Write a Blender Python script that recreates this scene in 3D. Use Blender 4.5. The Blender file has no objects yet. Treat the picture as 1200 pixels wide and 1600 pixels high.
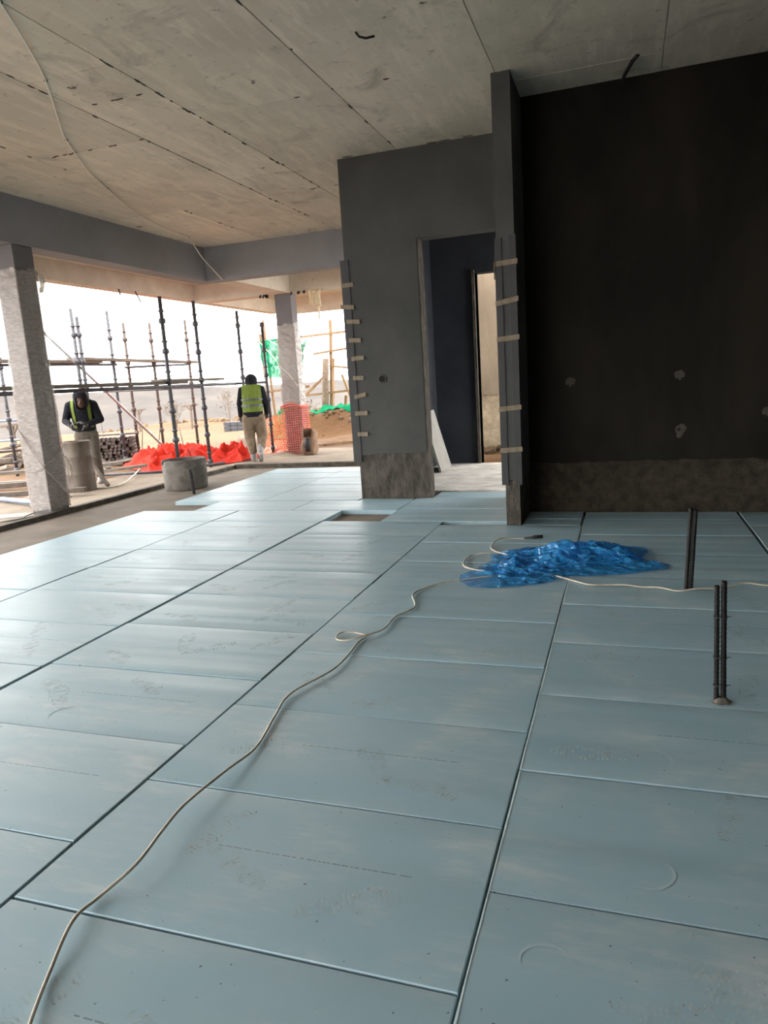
import bpy, bmesh, math, random
from mathutils import Vector, Matrix, noise, Quaternion
random.seed(7)
scene = bpy.context.scene
COL = scene.collection

# ------------------------------------------------------------------ camera
cam_d = bpy.data.cameras.new('camera'); cam = bpy.data.objects.new('camera', cam_d); COL.objects.link(cam)
cam_d.sensor_fit = 'HORIZONTAL'; cam_d.sensor_width = 36.0
cam_d.lens = 1115.463 / 1200.0 * 36.0
cam_d.clip_start = 0.05; cam_d.clip_end = 3000
yaw, pitch, roll = [math.radians(a) for a in (18.97037, 10.51824, -3.66910)]
fw = Vector((-math.sin(yaw)*math.cos(pitch), math.cos(yaw)*math.cos(pitch), -math.sin(pitch)))
rt = Vector((math.cos(yaw), math.sin(yaw), 0)); up = rt.cross(fw)
r2 = rt*math.cos(roll) + up*math.sin(roll); u2 = -rt*math.sin(roll) + up*math.cos(roll)
M = Matrix((r2, u2, -fw)).transposed().to_4x4(); M.translation = (0, 0, 1.32976)
cam.matrix_world = M
scene.camera = cam

# ------------------------------------------------------------------ sky: even bright overcast
world = bpy.data.worlds.new('overcast_sky'); scene.world = world; world.use_nodes = True
bg = world.node_tree.nodes['Background']; bg.inputs[0].default_value = (1.0, 0.985, 0.965, 1); bg.inputs[1].default_value = 2.3
vs = scene.view_settings
scene.display_settings.display_device = 'sRGB'
vs.view_transform = 'Standard'; vs.look = 'None'; vs.gamma = 1; vs.use_curve_mapping = False
vs.exposure = 1.95

# ------------------------------------------------------------------ helpers
def lin(c):
    return tuple(((v/255)/12.92 if v/255 <= .04045 else ((v/255+.055)/1.055)**2.4) for v in c)

class MB:
    def __init__(s): s.v = []; s.f = []; s.sm = []
    def add(s, vs_, fs, smooth=False):
        o = len(s.v); s.v += [tuple(p) for p in vs_]
        for f in fs: s.f.append(tuple(i+o for i in f)); s.sm.append(smooth)
        return s
    def box(s, x0, x1, y0, y1, z0, z1):
        return s.add([(x0,y0,z0),(x1,y0,z0),(x1,y1,z0),(x0,y1,z0),(x0,y0,z1),(x1,y0,z1),(x1,y1,z1),(x0,y1,z1)],
              [(0,3,2,1),(4,5,6,7),(0,1,5,4),(1,2,6,5),(2,3,7,6),(3,0,4,7)])
    def cbox(s, x0, x1, y0, y1, z0, z1, c=.004, bottom=False):
        if bottom: z0, z1 = z1, z0
        k = -c if z1 > z0 else c
        vs_ = []
        for (d, z) in ((0, z0), (0, z1+k), (c, z1)):
            vs_ += [(x0+d,y0+d,z),(x1-d,y0+d,z),(x1-d,y1-d,z),(x0+d,y1-d,z)]
        fs = [(0,3,2,1),(8,9,10,11)]
        for l in (0, 4):
            for i in range(4):
                j = (i+1) % 4; fs.append((l+i, l+j, l+4+j, l+4+i))
        if z1 < z0: fs = [tuple(reversed(f)) for f in fs]
        return s.add(vs_, fs)
    def bar(s, a, b, w, h=None, upv=(0,0,1), roll_=0):
        h = h or w; a = Vector(a); b = Vector(b); d = (b-a).normalized(); u = Vector(upv)
        if abs(d.dot(u)) > .97: u = Vector((0,1,0))
        x = d.cross(u).normalized(); y = x.cross(d)
        if roll_:
            q = Quaternion(d, roll_); x = q @ x; y = q @ y
        vs_ = []
        for p in (a, b):
            for sx, sy in ((-1,-1),(1,-1),(1,1),(-1,1)): vs_.append(p + x*sx*w/2 + y*sy*h/2)
        return s.add(vs_, [(0,1,2,3),(7,6,5,4),(0,4,5,1),(1,5,6,2),(2,6,7,3),(3,7,4,0)])
    def tube(s, pts, r, n=8, caps=True, radii=None):
        pts = [Vector(p) for p in pts]; rings = []; o = len(s.v); ref = None
        for i, p in enumerate(pts):
            t = (pts[min(i+1, len(pts)-1)] - pts[max(i-1, 0)]).normalized()
            if ref is None: ref = Vector((0,0,1)) if abs(t.z) < .9 else Vector((1,0,0))
            x = t.cross(ref)
            if x.length < 1e-4: x = t.cross(Vector((0,1,0)))
            x.normalize(); y = x.cross(t).normalized(); ref = y
            rr = radii[i] if radii else r
            for k in range(n):
                a = 2*math.pi*k/n; s.v.append(tuple(p + x*math.cos(a)*rr + y*math.sin(a)*rr))
        for i in range(len(pts)-1):
            for k in range(n):
                k2 = (k+1) % n; s.f.append((o+i*n+k, o+i*n+k2, o+(i+1)*n+k2, o+(i+1)*n+k)); s.sm.append(True)
        if caps:
            s.f.append(tuple(o+k for k in reversed(range(n)))); s.sm.append(False)
            s.f.append(tuple(o+(len(pts)-1)*n+k for k in range(n))); s.sm.append(False)
        return s
    def lathe(s, prof, c=(0,0,0), n=28, wob=0, seed=0):
        o = len(s.v)
        for (r, z) in prof:
            for k in range(n):
                a = 2*math.pi*k/n
                rr = r*(1+wob*noise.noise(Vector((math.cos(a)*1.3+seed, math.sin(a)*1.3, z*2))))
                s.v.append((c[0]+rr*math.cos(a), c[1]+rr*math.sin(a), c[2]+z))
        for i in range(len(prof)-1):
            for k in range(n):
                k2 = (k+1) % n; s.f.append((o+i*n+k, o+i*n+k2, o+(i+1)*n+k2, o+(i+1)*n+k)); s.sm.append(True)
        return s
    def mesh(s, name, mat=None):
        me = bpy.data.meshes.new(name); me.from_pydata(s.v, [], s.f); me.update()
        me.polygons.foreach_set('use_smooth', s.sm)
        if mat: me.materials.append(mat)
        return me
    def build(s, name, mat=None, parent=None, **props):
        o = bpy.data.objects.new(name, s.mesh(name, mat)); COL.objects.link(o)
        if parent: o.parent = parent
        for k, v in props.items(): o[k] = v
        return o

def smooth_all(o):
    for p in o.data.polygons: p.use_smooth = True
    return o
def tag(o, label, category, group=None):
    o['label'] = label; o['category'] = category
    if group: o['group'] = group
    return o
def empty(name, loc, label, category, group=None):
    o = bpy.data.objects.new(name, None); COL.objects.link(o); o.location = loc; o.empty_display_size = .05
    return tag(o, label, category, group)
def part(mb, name, mat, parent, **props):          # world-coordinate mesh under a parent that sits somewhere
    o = mb.build(name, mat, parent, **props)
    if parent is not None:
        pl = parent.location
        if pl.length: o.location = -pl if parent.parent is None else (0,0,0)
    return o
def inst(src, loc, rot=(0,0,0), parent=None, **props):
    o = bpy.data.objects.new(src.name.split('.')[0], src.data); COL.objects.link(o)
    o.location = loc; o.rotation_euler = rot; o.parent = parent
    for k, v in props.items(): o[k] = v
    return o
STRUCT = dict(kind='structure')

# ------------------------------------------------------------------ materials
def newmat(name):
    m = bpy.data.materials.new(name); m.use_nodes = True
    nt = m.node_tree; return m, nt, nt.nodes['Principled BSDF']
def N(nt, t, **kw):
    n = nt.nodes.new(t)
    for k, v in kw.items(): setattr(n, k, v)
    return n
def ramp(nt, src, stops):
    r = N(nt, 'ShaderNodeValToRGB'); e = r.color_ramp.elements
    e[0].position, e[0].color = stops[0][0], (*stops[0][1], 1)
    e[1].position, e[1].color = stops[-1][0], (*stops[-1][1], 1)
    for p, c in stops[1:-1]:
        x = e.new(p); x.color = (*c, 1)
    nt.links.new(src, r.inputs[0]); return r
def noise_node(nt, vec, scale, detail=5, rough=.55, dist=0):
    n = N(nt, 'ShaderNodeTexNoise'); n.inputs['Scale'].default_value = scale; n.inputs['Detail'].default_value = detail
    n.inputs['Roughness'].default_value = rough; n.inputs['Distortion'].default_value = dist
    nt.links.new(vec, n.inputs['Vector']); return n
def mapped(nt, scale=(1,1,1), rot=(0,0,0), src='Object'):
    tc = N(nt, 'ShaderNodeTexCoord'); mp = N(nt, 'ShaderNodeMapping')
    mp.inputs['Scale'].default_value = scale; mp.inputs['Rotation'].default_value = rot
    nt.links.new(tc.outputs[src], mp.inputs['Vector']); return mp.outputs[0]
def mixc(nt, fac, a, b, t='MIX'):
    m = N(nt, 'ShaderNodeMix', data_type='RGBA', blend_type=t)
    for i, v in ((0, fac), (6, a), (7, b)):
        if hasattr(v, 'links'): nt.links.new(v, m.inputs[i])
        else: m.inputs[i].default_value = v if i == 0 else (*v, 1)
    return m.outputs[2]
def mat(name, c1, c2=None, scale=4, rough=.85, bump=0., bscale=40, metal=0., spec=.5, stretch=(1,1,1), c3=None, detail=7):
    """colour mottled between c1 and c2 (sRGB 0-255), optional darker specks c3, noise bump"""
    m, nt, b = newmat(name); c1 = lin(c1); c2 = lin(c2) if c2 else c1
    v = mapped(nt, stretch)
    n = noise_node(nt, v, scale, detail, .6, .3)
    col = ramp(nt, n.outputs[0], [(.34, c1), (.66, c2)]).outputs[0]
    if c3:
        n3 = noise_node(nt, v, scale*9, 4, .7)
        col = mixc(nt, ramp(nt, n3.outputs[0], [(.62, (0,0,0)), (.72, (1,1,1))]).outputs[0], col, lin(c3))
    nt.links.new(col, b.inputs['Base Color'])
    b.inputs['Roughness'].default_value = rough; b.inputs['Metallic'].default_value = metal
    b.inputs['Specular IOR Level'].default_value = spec
    if bump:
        nb = noise_node(nt, v, bscale, 6, .65); bp = N(nt, 'ShaderNodeBump')
        bp.inputs['Strength'].default_value = 1; bp.inputs['Distance'].default_value = bump
        nt.links.new(nb.outputs[0], bp.inputs['Height']); nt.links.new(bp.outputs[0], b.inputs['Normal'])
    return m

def board_material():
    m, nt, b = newmat('blue_foam_board')
    tc = N(nt, 'ShaderNodeTexCoord'); oi = N(nt, 'ShaderNodeObjectInfo'); geo = N(nt, 'ShaderNodeNewGeometry')
    off = N(nt, 'ShaderNodeVectorMath', operation='SCALE'); off.inputs[0].default_value = (37, 91, 13)
    nt.links.new(oi.outputs['Random'], off.inputs['Scale'])
    pos = N(nt, 'ShaderNodeVectorMath', operation='ADD'); nt.links.new(geo.outputs['Position'], pos.inputs[0]); nt.links.new(off.outputs[0], pos.inputs[1])
    def sc(s, rot=0):
        q = N(nt, 'ShaderNodeMapping'); q.inputs['Scale'].default_value = s; q.inputs['Rotation'].default_value = (0,0,rot)
        nt.links.new(pos.outputs[0], q.inputs['Vector']); return q.outputs[0]
    band = noise_node(nt, sc((.22, 5.2, 1)), 1, 1.2, .4)               # long soft extrusion waves
    fine = noise_node(nt, sc((.8, 60, 1)), 1, 3, .6)                # fine drawn lines
    smear = noise_node(nt, sc((2.2, 3.0, 1)), 1, 8, .62, .6)         # cement dust
    scuff = noise_node(nt, sc((5, 30, 1), .5), 1, 4, .7)
    speck = noise_node(nt, sc((70, 70, 1)), 1, 2, .5)
    base = ramp(nt, smear.outputs[0], [(.30, lin((147,178,190))), (.55, lin((153,181,192))), (.78, lin((176,191,195)))]).outputs[0]
    dust = ramp(nt, smear.outputs[0], [(.44, (0,0,0)), (.66, (1,1,1))]).outputs[0]
    sm = ramp(nt, scuff.outputs[0], [(.48, (0,0,0)), (.66, (1,1,1))]).outputs[0]
    dm = N(nt, 'ShaderNodeMath', operation='MULTIPLY'); nt.links.new(dust, dm.inputs[0]); nt.links.new(sm, dm.inputs[1])
    d2 = N(nt, 'ShaderNodeMath', operation='MULTIPLY'); nt.links.new(dm.outputs[0], d2.inputs[0]); d2.inputs[1].default_value = .75
    col = mixc(nt, d2.outputs[0], base, lin((186,199,202)))
    dk = ramp(nt, speck.outputs[0], [(.735, (0,0,0)), (.76, (1,1,1))]).outputs[0]
    col = mixc(nt, dk, col, lin((70,72,70)))
    # printed ink line along the board
    sx = N(nt, 'ShaderNodeSeparateXYZ'); nt.links.new(tc.outputs['Object'], sx.inputs[0])
    def mth(op, a, v=None, c=None):
        q = N(nt, 'ShaderNodeMath', operation=op); nt.links.new(a, q.inputs[0])
        if v is not None:
            if hasattr(v, 'links'): nt.links.new(v, q.inputs[1])
            else: q.inputs[1].default_value = v
        if c is not None: q.inputs[2].default_value = c
        return q.outputs[0]
    ln = mth('COMPARE', sx.outputs['Y'], .035, .0022)
    xr = mth('COMPARE', sx.outputs['X'], .12, .3)
    wv = N(nt, 'ShaderNodeTexNoise'); wv.inputs['Scale'].default_value = 90; nt.links.new(tc.outputs['Object'], wv.inputs['Vector'])
    dots = mth('GREATER_THAN', wv.outputs[0], .46)
    rnd = mth('GREATER_THAN', oi.outputs['Random'], .45)
    ink = mth('MULTIPLY', mth('MULTIPLY', mth('MULTIPLY', ln, xr), dots), rnd); ink = mth('MULTIPLY', ink, .6)
    col = mixc(nt, ink, col, lin((52,66,74)))
    nt.links.new(col, b.inputs['Base Color'])
    rr = N(nt, 'ShaderNodeMapRange'); rr.inputs['From Min'].default_value = .3; rr.inputs['From Max'].default_value = .75
    rr.inputs['To Min'].default_value = .40; rr.inputs['To Max'].default_value = .58
    nt.links.new(smear.outputs[0], rr.inputs['Value']); nt.links.new(rr.outputs[0], b.inputs['Roughness'])
    b.inputs['Specular IOR Level'].default_value = .66
    # relief: waves + rounded long edges + fine lines
    ay = mth('ABSOLUTE', sx.outputs['Y']); e = mth('POWER', mth('MULTIPLY', ay, 1/.3), 9); e = mth('MULTIPLY', e, -.32)
    h1 = mth('MULTIPLY', band.outputs[0], 1.0); h2 = mth('MULTIPLY', fine.outputs[0], .012); h3 = mth('MULTIPLY', smear.outputs[0], .06)
    h = mth('ADD', mth('ADD', mth('ADD', h1, h2), h3), e)
    bp = N(nt, 'ShaderNodeBump'); bp.inputs['Strength'].default_value = 1; bp.inputs['Distance'].default_value = .016
    nt.links.new(h, bp.inputs['Height']); nt.links.new(bp.outputs[0], b.inputs['Normal'])
    return m

def concrete_ceiling_material():
    m, nt, b = newmat('cast_ceiling_concrete')
    geo = N(nt, 'ShaderNodeNewGeometry'); oi = N(nt, 'ShaderNodeObjectInfo')
    def sc(s):
        q = N(nt, 'ShaderNodeMapping'); q.inputs['Scale'].default_value = s; nt.links.new(geo.outputs['Position'], q.inputs['Vector']); return q.outputs[0]
    big = noise_node(nt, sc((.9,.9,.9)), 1, 6, .6, .4); mid = noise_node(nt, sc((9, 1.6, 1)), 1, 6, .65, .2); sp = noise_node(nt, sc((11,11,11)), 1, 7, .7)
    col = ramp(nt, big.outputs[0], [(.3, lin((208,198,180))), (.7, lin((229,217,198)))]).outputs[0]
    col = mixc(nt, ramp(nt, mid.outputs[0], [(.48, (0,0,0)), (.62, (.75,.75,.75))]).outputs[0], col, lin((236,224,204)))
    blot = noise_node(nt, sc((1.7,1.7,1.7)), 1, 8, .68, .8)
    col = mixc(nt, ramp(nt, blot.outputs[0], [(.56, (0,0,0)), (.74, (.75,.75,.75))]).outputs[0], col, lin((150,142,130)))
    mark = noise_node(nt, sc((5,5,5)), 1, 3, .5)
    col = mixc(nt, ramp(nt, mark.outputs[0], [(.735, (0,0,0)), (.76, (.8,.8,.8))]).outputs[0], col, lin((70,62,54)))
    col = mixc(nt, ramp(nt, sp.outputs[0], [(.60, (0,0,0)), (.74, (.8,.8,.8))]).outputs[0], col, lin((112,106,98)))
    val = N(nt, 'ShaderNodeMapRange'); val.inputs['To Min'].default_value = .86; val.inputs['To Max'].default_value = 1.08
    nt.links.new(oi.outputs['Random'], val.inputs['Value'])
    hs = N(nt, 'ShaderNodeHueSaturation'); nt.links.new(val.outputs[0], hs.inputs['Value']); nt.links.new(col, hs.inputs['Color'])
    nt.links.new(hs.outputs[0], b.inputs['Base Color']); b.inputs['Roughness'].default_value = .62; b.inputs['Specular IOR Level'].default_value = .35
    bp = N(nt, 'ShaderNodeBump'); bp.inputs['Distance'].default_value = .004; nt.links.new(sp.outputs[0], bp.inputs['Height']); nt.links.new(bp.outputs[0], b.inputs['Normal'])
    return m

def film_material(name, tint, opac, rough=.22, bump=.02, bscale=9, stretch=(1,1,1), rot=(0,0,0), spec=.7, coat=0, facets=0):
    m, nt, b = newmat(name); out = nt.nodes['Material Output']
    v = mapped(nt, stretch, rot); n = noise_node(nt, v, bscale, 3, .5, .4)
    b.inputs['Base Color'].default_value = (*lin(tint), 1); b.inputs['Roughness'].default_value = rough; b.inputs['Specular IOR Level'].default_value = spec; b.inputs['Coat Weight'].default_value = coat; b.inputs['Coat Roughness'].default_value = .06
    bp = N(nt, 'ShaderNodeBump'); bp.inputs['Distance'].default_value = bump; nt.links.new(n.outputs[0], bp.inputs['Height']); nt.links.new(bp.outputs[0], b.inputs['Normal'])
    if facets:                                   # sharp creases of thin stiff film
        vo = N(nt, 'ShaderNodeTexVoronoi'); vo.inputs['Scale'].default_value = facets; wp = N(nt, 'ShaderNodeVectorMath', operation='MULTIPLY_ADD')
        nt.links.new(n.outputs['Color'], wp.inputs[0]); wp.inputs[1].default_value = (.12,.12,.12); nt.links.new(v, wp.inputs[2]); nt.links.new(wp.outputs[0], vo.inputs['Vector'])
        b2 = N(nt, 'ShaderNodeBump'); b2.inputs['Distance'].default_value = .03; nt.links.new(vo.outputs['Distance'], b2.inputs['Height']); nt.links.new(bp.outputs[0], b2.inputs['Normal'])
        nt.links.new(b2.outputs[0], b.inputs['Normal']); nt.links.new(b2.outputs[0], b.inputs['Coat Normal'])
    tr = N(nt, 'ShaderNodeBsdfTransparent'); tr.inputs[0].default_value = (*[.35+.65*c for c in lin(tint)], 1)
    mx = N(nt, 'ShaderNodeMixShader')
    f = ramp(nt, n.outputs[0], [(.35, (opac*.85,)*3), (.65, (min(1,opac*1.15),)*3)])
    nt.links.new(f.outputs[0], mx.inputs[0]); nt.links.new(tr.outputs[0], mx.inputs[1]); nt.links.new(b.outputs[0], mx.inputs[2])
    nt.links.new(mx.outputs[0], out.inputs[0]); return m

def shoe_print_material():
    m, nt, b = newmat('dried_dust_print'); out = nt.nodes['Material Output']
    tc = N(nt, 'ShaderNodeTexCoord')
    w = N(nt, 'ShaderNodeTexWave', wave_type='BANDS', bands_direction='X'); w.inputs['Scale'].default_value = 22; w.inputs['Distortion'].default_value = 5
    w.inputs['Detail'].default_value = 2; w.inputs['Detail Scale'].default_value = 1.5; nt.links.new(tc.outputs['Object'], w.inputs['Vector'])
    geo = N(nt, 'ShaderNodeNewGeometry'); n = noise_node(nt, geo.outputs['Position'], 22, 4, .65)
    a = ramp(nt, w.outputs[0], [(.45, (0,0,0)), (.7, (1,1,1))]).outputs[0]; c = ramp(nt, n.outputs[0], [(.44, (0,0,0)), (.70, (.52,.52,.52))]).outputs[0]
    mu = N(nt, 'ShaderNodeMath', operation='MULTIPLY'); nt.links.new(a, mu.inputs[0]); nt.links.new(c, mu.inputs[1])
    b.inputs['Base Color'].default_value = (*lin((196,200,198)), 1); b.inputs['Roughness'].default_value = .9; b.inputs['Specular IOR Level'].default_value = .1
    tr = N(nt, 'ShaderNodeBsdfTransparent'); mx = N(nt, 'ShaderNodeMixShader')
    nt.links.new(mu.outputs[0], mx.inputs[0]); nt.links.new(tr.outputs[0], mx.inputs[1]); nt.links.new(b.outputs[0], mx.inputs[2]); nt.links.new(mx.outputs[0], out.inputs[0])
    return m

M_ = dict(
 board=board_material(), ceil=concrete_ceiling_material(), prints=shoe_print_material(),
 slab=mat('dusty_screed', (104,95,83), (126,116,103), 2.2, .92, .006, 30, c3=(112,104,94)),
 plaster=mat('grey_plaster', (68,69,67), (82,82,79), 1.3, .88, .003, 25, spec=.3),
 rough=mat('rough_render', (64,60,55), (102,96,88), 16, .95, .02, 55, spec=.2, c3=(46,43,40), stretch=(1,1,.35)),
 plaster_dark=mat('shaded_plaster', (23,22,19), (42,39,33), 1.5, .9, .003, 25, spec=.15, stretch=(1,1,.4)),  # plaster darkened: the back wall's shade is put into the colour
 rough_dark=mat('shaded_rough_render', (52,47,41), (78,71,61), 11, .95, .02, 55, spec=.15, c3=(26,24,21)),  # darker copy of the rough render, carrying the back wall's shade
 beam=mat('beam_plaster', (138,137,140), (152,151,154), 1.2, .88, .003, 25, spec=.3),
 column=mat('column_plaster', (104,102,104), (118,116,118), 1.2, .88, .003, 25, spec=.3),
 raw=mat('raw_concrete', (198,189,174), (214,205,190), 2.2, .85, .004, 30, c3=(156,147,132)),
 black_wall=mat('dark_inner_wall', (44,47,54), (54,57,63), 2, .8, .002, 20, spec=.2),  # even dark blue-grey tone for the inner room's walls
 lit_wall=mat('pale_raw_wall', (124,109,91), (150,134,113), 3, .9, .004, 30, c3=(120,108,90), stretch=(1,1,.3)),
 kerb=mat('mortar_stained_kerb', (54,50,45), (96,88,78), 9, .9, .01, 45, c3=(170,160,146)),
 soil=mat('sandy_soil', (84,56,26), (100,70,36), .5, .95, .05, 5, c3=(70,48,26)),
 mud=mat('trodden_screed', (118,105,90), (142,128,110), 1.6, .95, .015, 22, c3=(88,78,66)),
 clod=mat('earth_bank', (98,77,53), (112,90,64), 2.2, .95, .06, 7, c3=(80,62,42)),
 hill=mat('dry_grass_hillside', (80,77,75), (93,88,84), .035, 1, 0, spec=0),
 steel=mat('painted_scaffold_steel', (62,64,70), (86,86,90), 14, .55, .001, 60, .3, c3=(84,66,54)),
 rust=mat('rusty_scaffold_steel', (72,60,54), (92,80,74), 12, .7, .001, 60, .2),
 galv=mat('galvanised_tube', (150,152,156), (184,186,190), 9, .45, .001, 60, .5),
 wood=mat('weathered_plank', (92,84,75), (120,110,98), 6, .85, .004, 40, stretch=(1,.15,1)),
 wood_new=mat('raw_timber', (116,88,60), (138,110,78), 7, .8, .003, 40, stretch=(1,1,.2)),
 bark=mat('rough_bark', (96,82,70), (140,122,104), 22, .95, .02, 40),
 dark_wood=mat('dark_wet_timber', (66,58,52), (100,88,78), 8, .85, .006, 40),
 rebar=mat('dark_rebar', (26,25,26), (44,41,40), 40, .5, .001, 120, .6, c3=(120,112,104)),
 wire=mat('tie_wire', (58,56,56), (90,86,82), 30, .5, 0, 40, .7),
 cable=mat('dusty_white_cable', (176,168,154), (208,200,184), 20, .55),
 black_rubber=mat('black_rubber', (24,24,25), (34,34,35), 20, .6),
 tape=mat('masking_tape', (118,105,86), (136,122,102), 30, .75, .001, 60),
 bead=mat('grey_corner_strip', (42,43,44), (52,52,52), 8, .6),
 white_board=mat('white_sheet_board', (140,138,132), (158,155,149), 3, .8),
 drum=mat('old_steel_drum', (66,56,48), (104,94,84), 5, .6, .002, 30, .25, c3=(44,35,28), stretch=(1,1,.3)),
 tub=mat('mortar_crusted_tub', (96,92,87), (128,123,115), 8, .9, .008, 40),
 red=film_material('red_tarpaulin', (188,40,22), .98, .7, .004, 14, spec=.15),
 blue=film_material('blue_plastic_film', (64,178,245), .50, .10, .006, 14, spec=1.0, coat=1.0, facets=13),
 film=film_material('clear_wrapping_film', (206,198,192), .42, .25, .006, 16, (1,1,3.0), (.25,.35,.1)),
 film_white=film_material('cloudy_film_tuft', (226,216,200), .8, .4, .02, 20),
 orange=mat('orange_mesh_plastic', (238,86,40), (246,110,62), 9, .5),
 pink=mat('faded_red_mesh_plastic', (196,92,78), (214,118,100), 9, .6),
 green=film_material('green_shade_net', (12,120,80), .88, .8, .006, 9, spec=.1),
 sack=mat('brown_paper_sack', (104,80,62), (138,110,88), 7, .85, .01, 25),
 block=mat('pale_concrete_block', (176,164,150), (198,188,172), 8, .95, .008, 40),
 block_grey=mat('grey_block', (60,60,64), (76,76,80), 8, .95, .008, 40),
 hood=mat('dark_navy_cloth', (22,23,29), (32,33,40), 18, .95, .004, 60, spec=.2),
 trousers=mat('khaki_cloth', (108,95,80), (132,117,99), 14, .95, .006, 40, spec=.2),
 dark_trousers=mat('grey_work_cloth', (78,72,64), (98,91,82), 14, .95, .006, 40, spec=.2),
 hivis=mat('lime_hi_vis_cloth', (90,108,32), (106,124,44), 14, .8, .004, 40),
 reflect=mat('grey_reflective_tape', (74,78,78), (90,94,94), 20, .4),
 boot=mat('grey_rubber_boot', (128,126,126), (156,154,152), 12, .5),
 skin=mat('skin', (70,48,38), (84,58,46), 9, .6),
 glove=mat('work_glove', (52,52,54), (88,84,80), 22, .9),
 eye=mat('eye', (20,16,14), None, 4, .2),
 patch=mat('mortar_patch', (66,62,55), (84,79,70), 20, .95, .01, 50),
 hole=mat('dark_pipe_opening', (14,14,14), (20,20,20), 20, .9),
 twig=mat('dry_twigs', (84,72,62), (104,90,78), 8, .95),
 cream=mat('cream_cloth_strip', (214,196,160), (232,216,184), 12, .9),
 bluepipe=mat('faded_blue_tube', (96,112,136), (128,142,160), 8, .55),
)

# ------------------------------------------------------------------ the setting
CZ = 3.645                                   # ceiling height above board tops
SZ = -0.05                                   # slab level (boards are 50 mm thick)
floor = MB().box(-6.5, 3.6, -3.2, 11.0, -.35, SZ).build('floor', M_['slab'], **STRUCT)

BX = {}
def board(x0, x1, y0, y1, dz=None, gap=.0024, rz=None):
    w, d = round(x1-x0-2*gap, 3), round(y1-y0-.007, 3); key = (w, d)
    if key not in BX: BX[key] = MB().cbox(-w/2, w/2, -d/2, d/2, -.046, 0, .0025).mesh('insulation_board', M_['board'])
    o = bpy.data.objects.new('insulation_board', BX[key]); COL.objects.link(o); o.parent = floor
    o.location = ((x0+x1)/2, (y0+y1)/2, random.uniform(-.004, 0) if dz is None else dz)
    o.rotation_euler = (random.uniform(-.0018,.0018), random.uniform(-.001,.001), random.uniform(-.002,.002) if rz is None else rz)
    return o
boards = []
def column(x0, x1, ys, **k):
    for a, b in zip(ys[:-1], ys[1:]): boards.append(board(x0, x1, a, b, **k))
column(2.205, 3.45, [-.43+.6*i for i in range(12)]+[6.78])
column(.945, 2.19, [.2+.6*i for i in range(11)]+[6.78])
column(-.3430, .925, [.432+.6*i for i in range(11)]+[6.78])
column(-1.597, -.3455, [.10+.6*i for i in range(10)]+[6.165])
column(-2.812, -1.600, [-.26+.6*i for i in range(4)]+[2.142,2.745,3.355,3.955,4.555,5.15,5.745,6.335])
column(-4.06, -2.832, [-.9+.6*i for i in range(7)]+[3.3,3.912,4.512,5.105,5.715,6.285,6.885])
column(-5.315, -4.07, [-.9+.6*i for i in range(7)]+[3.28,3.885,4.48,5.07,5.67,6.285,6.87])
# irregular pieces round the openings
for a in [(-.855,-.36,6.17,6.45),(-.855,-.36,6.455,6.78),(-2.225,-1.005,6.345,6.95),(-2.215,-1.005,6.955,7.59),
          (-4.655,-3.435,6.895,7.47),(-3.43,-2.235,6.895,7.47),(-2.86,-2.235,7.475,7.595)]:
    boards.append(board(*a))
ys = [7.475, 8.08, 8.69, 9.295, 9.885, 10.485]
for i, (a, b) in enumerate(zip(ys[:-1], ys[1:])):
    boards.append(board(-5.31-.02*i, -4.105, a, b)); boards.append(board(-4.10, -2.875, a, b))
boards.append(board(-2.05, -1.02, 7.62, 8.07, dz=-.018))

# dusty shoe prints on the nearer boards
def sole():
    pts = []
    for i in range(28):
        a = 2*math.pi*i/28; x = .145*math.cos(a); w = .048 + .012*math.cos(a-.4) - .012*math.exp(-((x+.02)/.05)**2)
        pts.append((x, w*math.sin(a), 0))
    mb = MB(); mb.add(pts, [tuple(range(28))]); return mb.mesh('shoe_print', M_['prints'])
SOLE = sole()
from mathutils import Euler
for b_ in boards:
    lx, ly, _ = b_.location
    if not (-4.1 < lx < 1.7 and .2 < ly < 6.4): continue
    dx, dy = b_.dimensions.x/2 if False else .45, .2
    if b_.data not in (None,):
        xs = [v.co.x for v in b_.data.vertices]; yy = [v.co.y for v in b_.data.vertices]; dx, dy = max(xs)-.16, max(yy)-.12
    if dx < .2 or dy < .08: continue
    for _ in range(random.choice((2, 3, 4)) if ly < 4.5 else 2):
        p = bpy.data.objects.new('shoe_print', SOLE); COL.objects.link(p); p.parent = b_
        p.location = (random.uniform(-dx, dx), random.uniform(-dy, dy), .0006); p.rotation_euler = (0,0,random.choice((0,1.57,3.14))+random.uniform(-.9,.9))

# ceiling slab with the cast panels of its formwork
ceiling = MB().box(-6.6, 3.6, -3.2, 7.05, CZ+.008, CZ+.26).box(-6.6, .6, 7.05, 11.1, CZ+.008, CZ+.26).build('ceiling', M_['raw'], **STRUCT)
cols = [(-6.58,-5.42,[-3.1,-1.0,1.4,3.7,6.6,8.54,10.85]), (-5.415,-4.205,[-3.1,-1.2,1.22,3.66,6.1,8.54,10.85]), (-4.2,-3.468,[-3.1,-.2,2.25,4.71,5.24,7.7,8.5,10.85]),
        (-3.463,-2.228,[-3.1,-1.45,1.0,3.43,5.875,8.47,10.85]), (-2.223,-.965,[-3.1,-1.45,1.0,3.43,5.87,7.6]), (-.96,.28,[-3.1,-.7,1.7,4.1,6.4,6.79]),
        (.285,1.5,[-3.1,-1.4,1.0,3.4,5.3,6.79]), (1.505,2.72,[-3.1,-1.4,1.0,3.4,5.8,6.79]), (2.725,3.6,[-3.1,-.4,2,4.4,6.79])]
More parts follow.
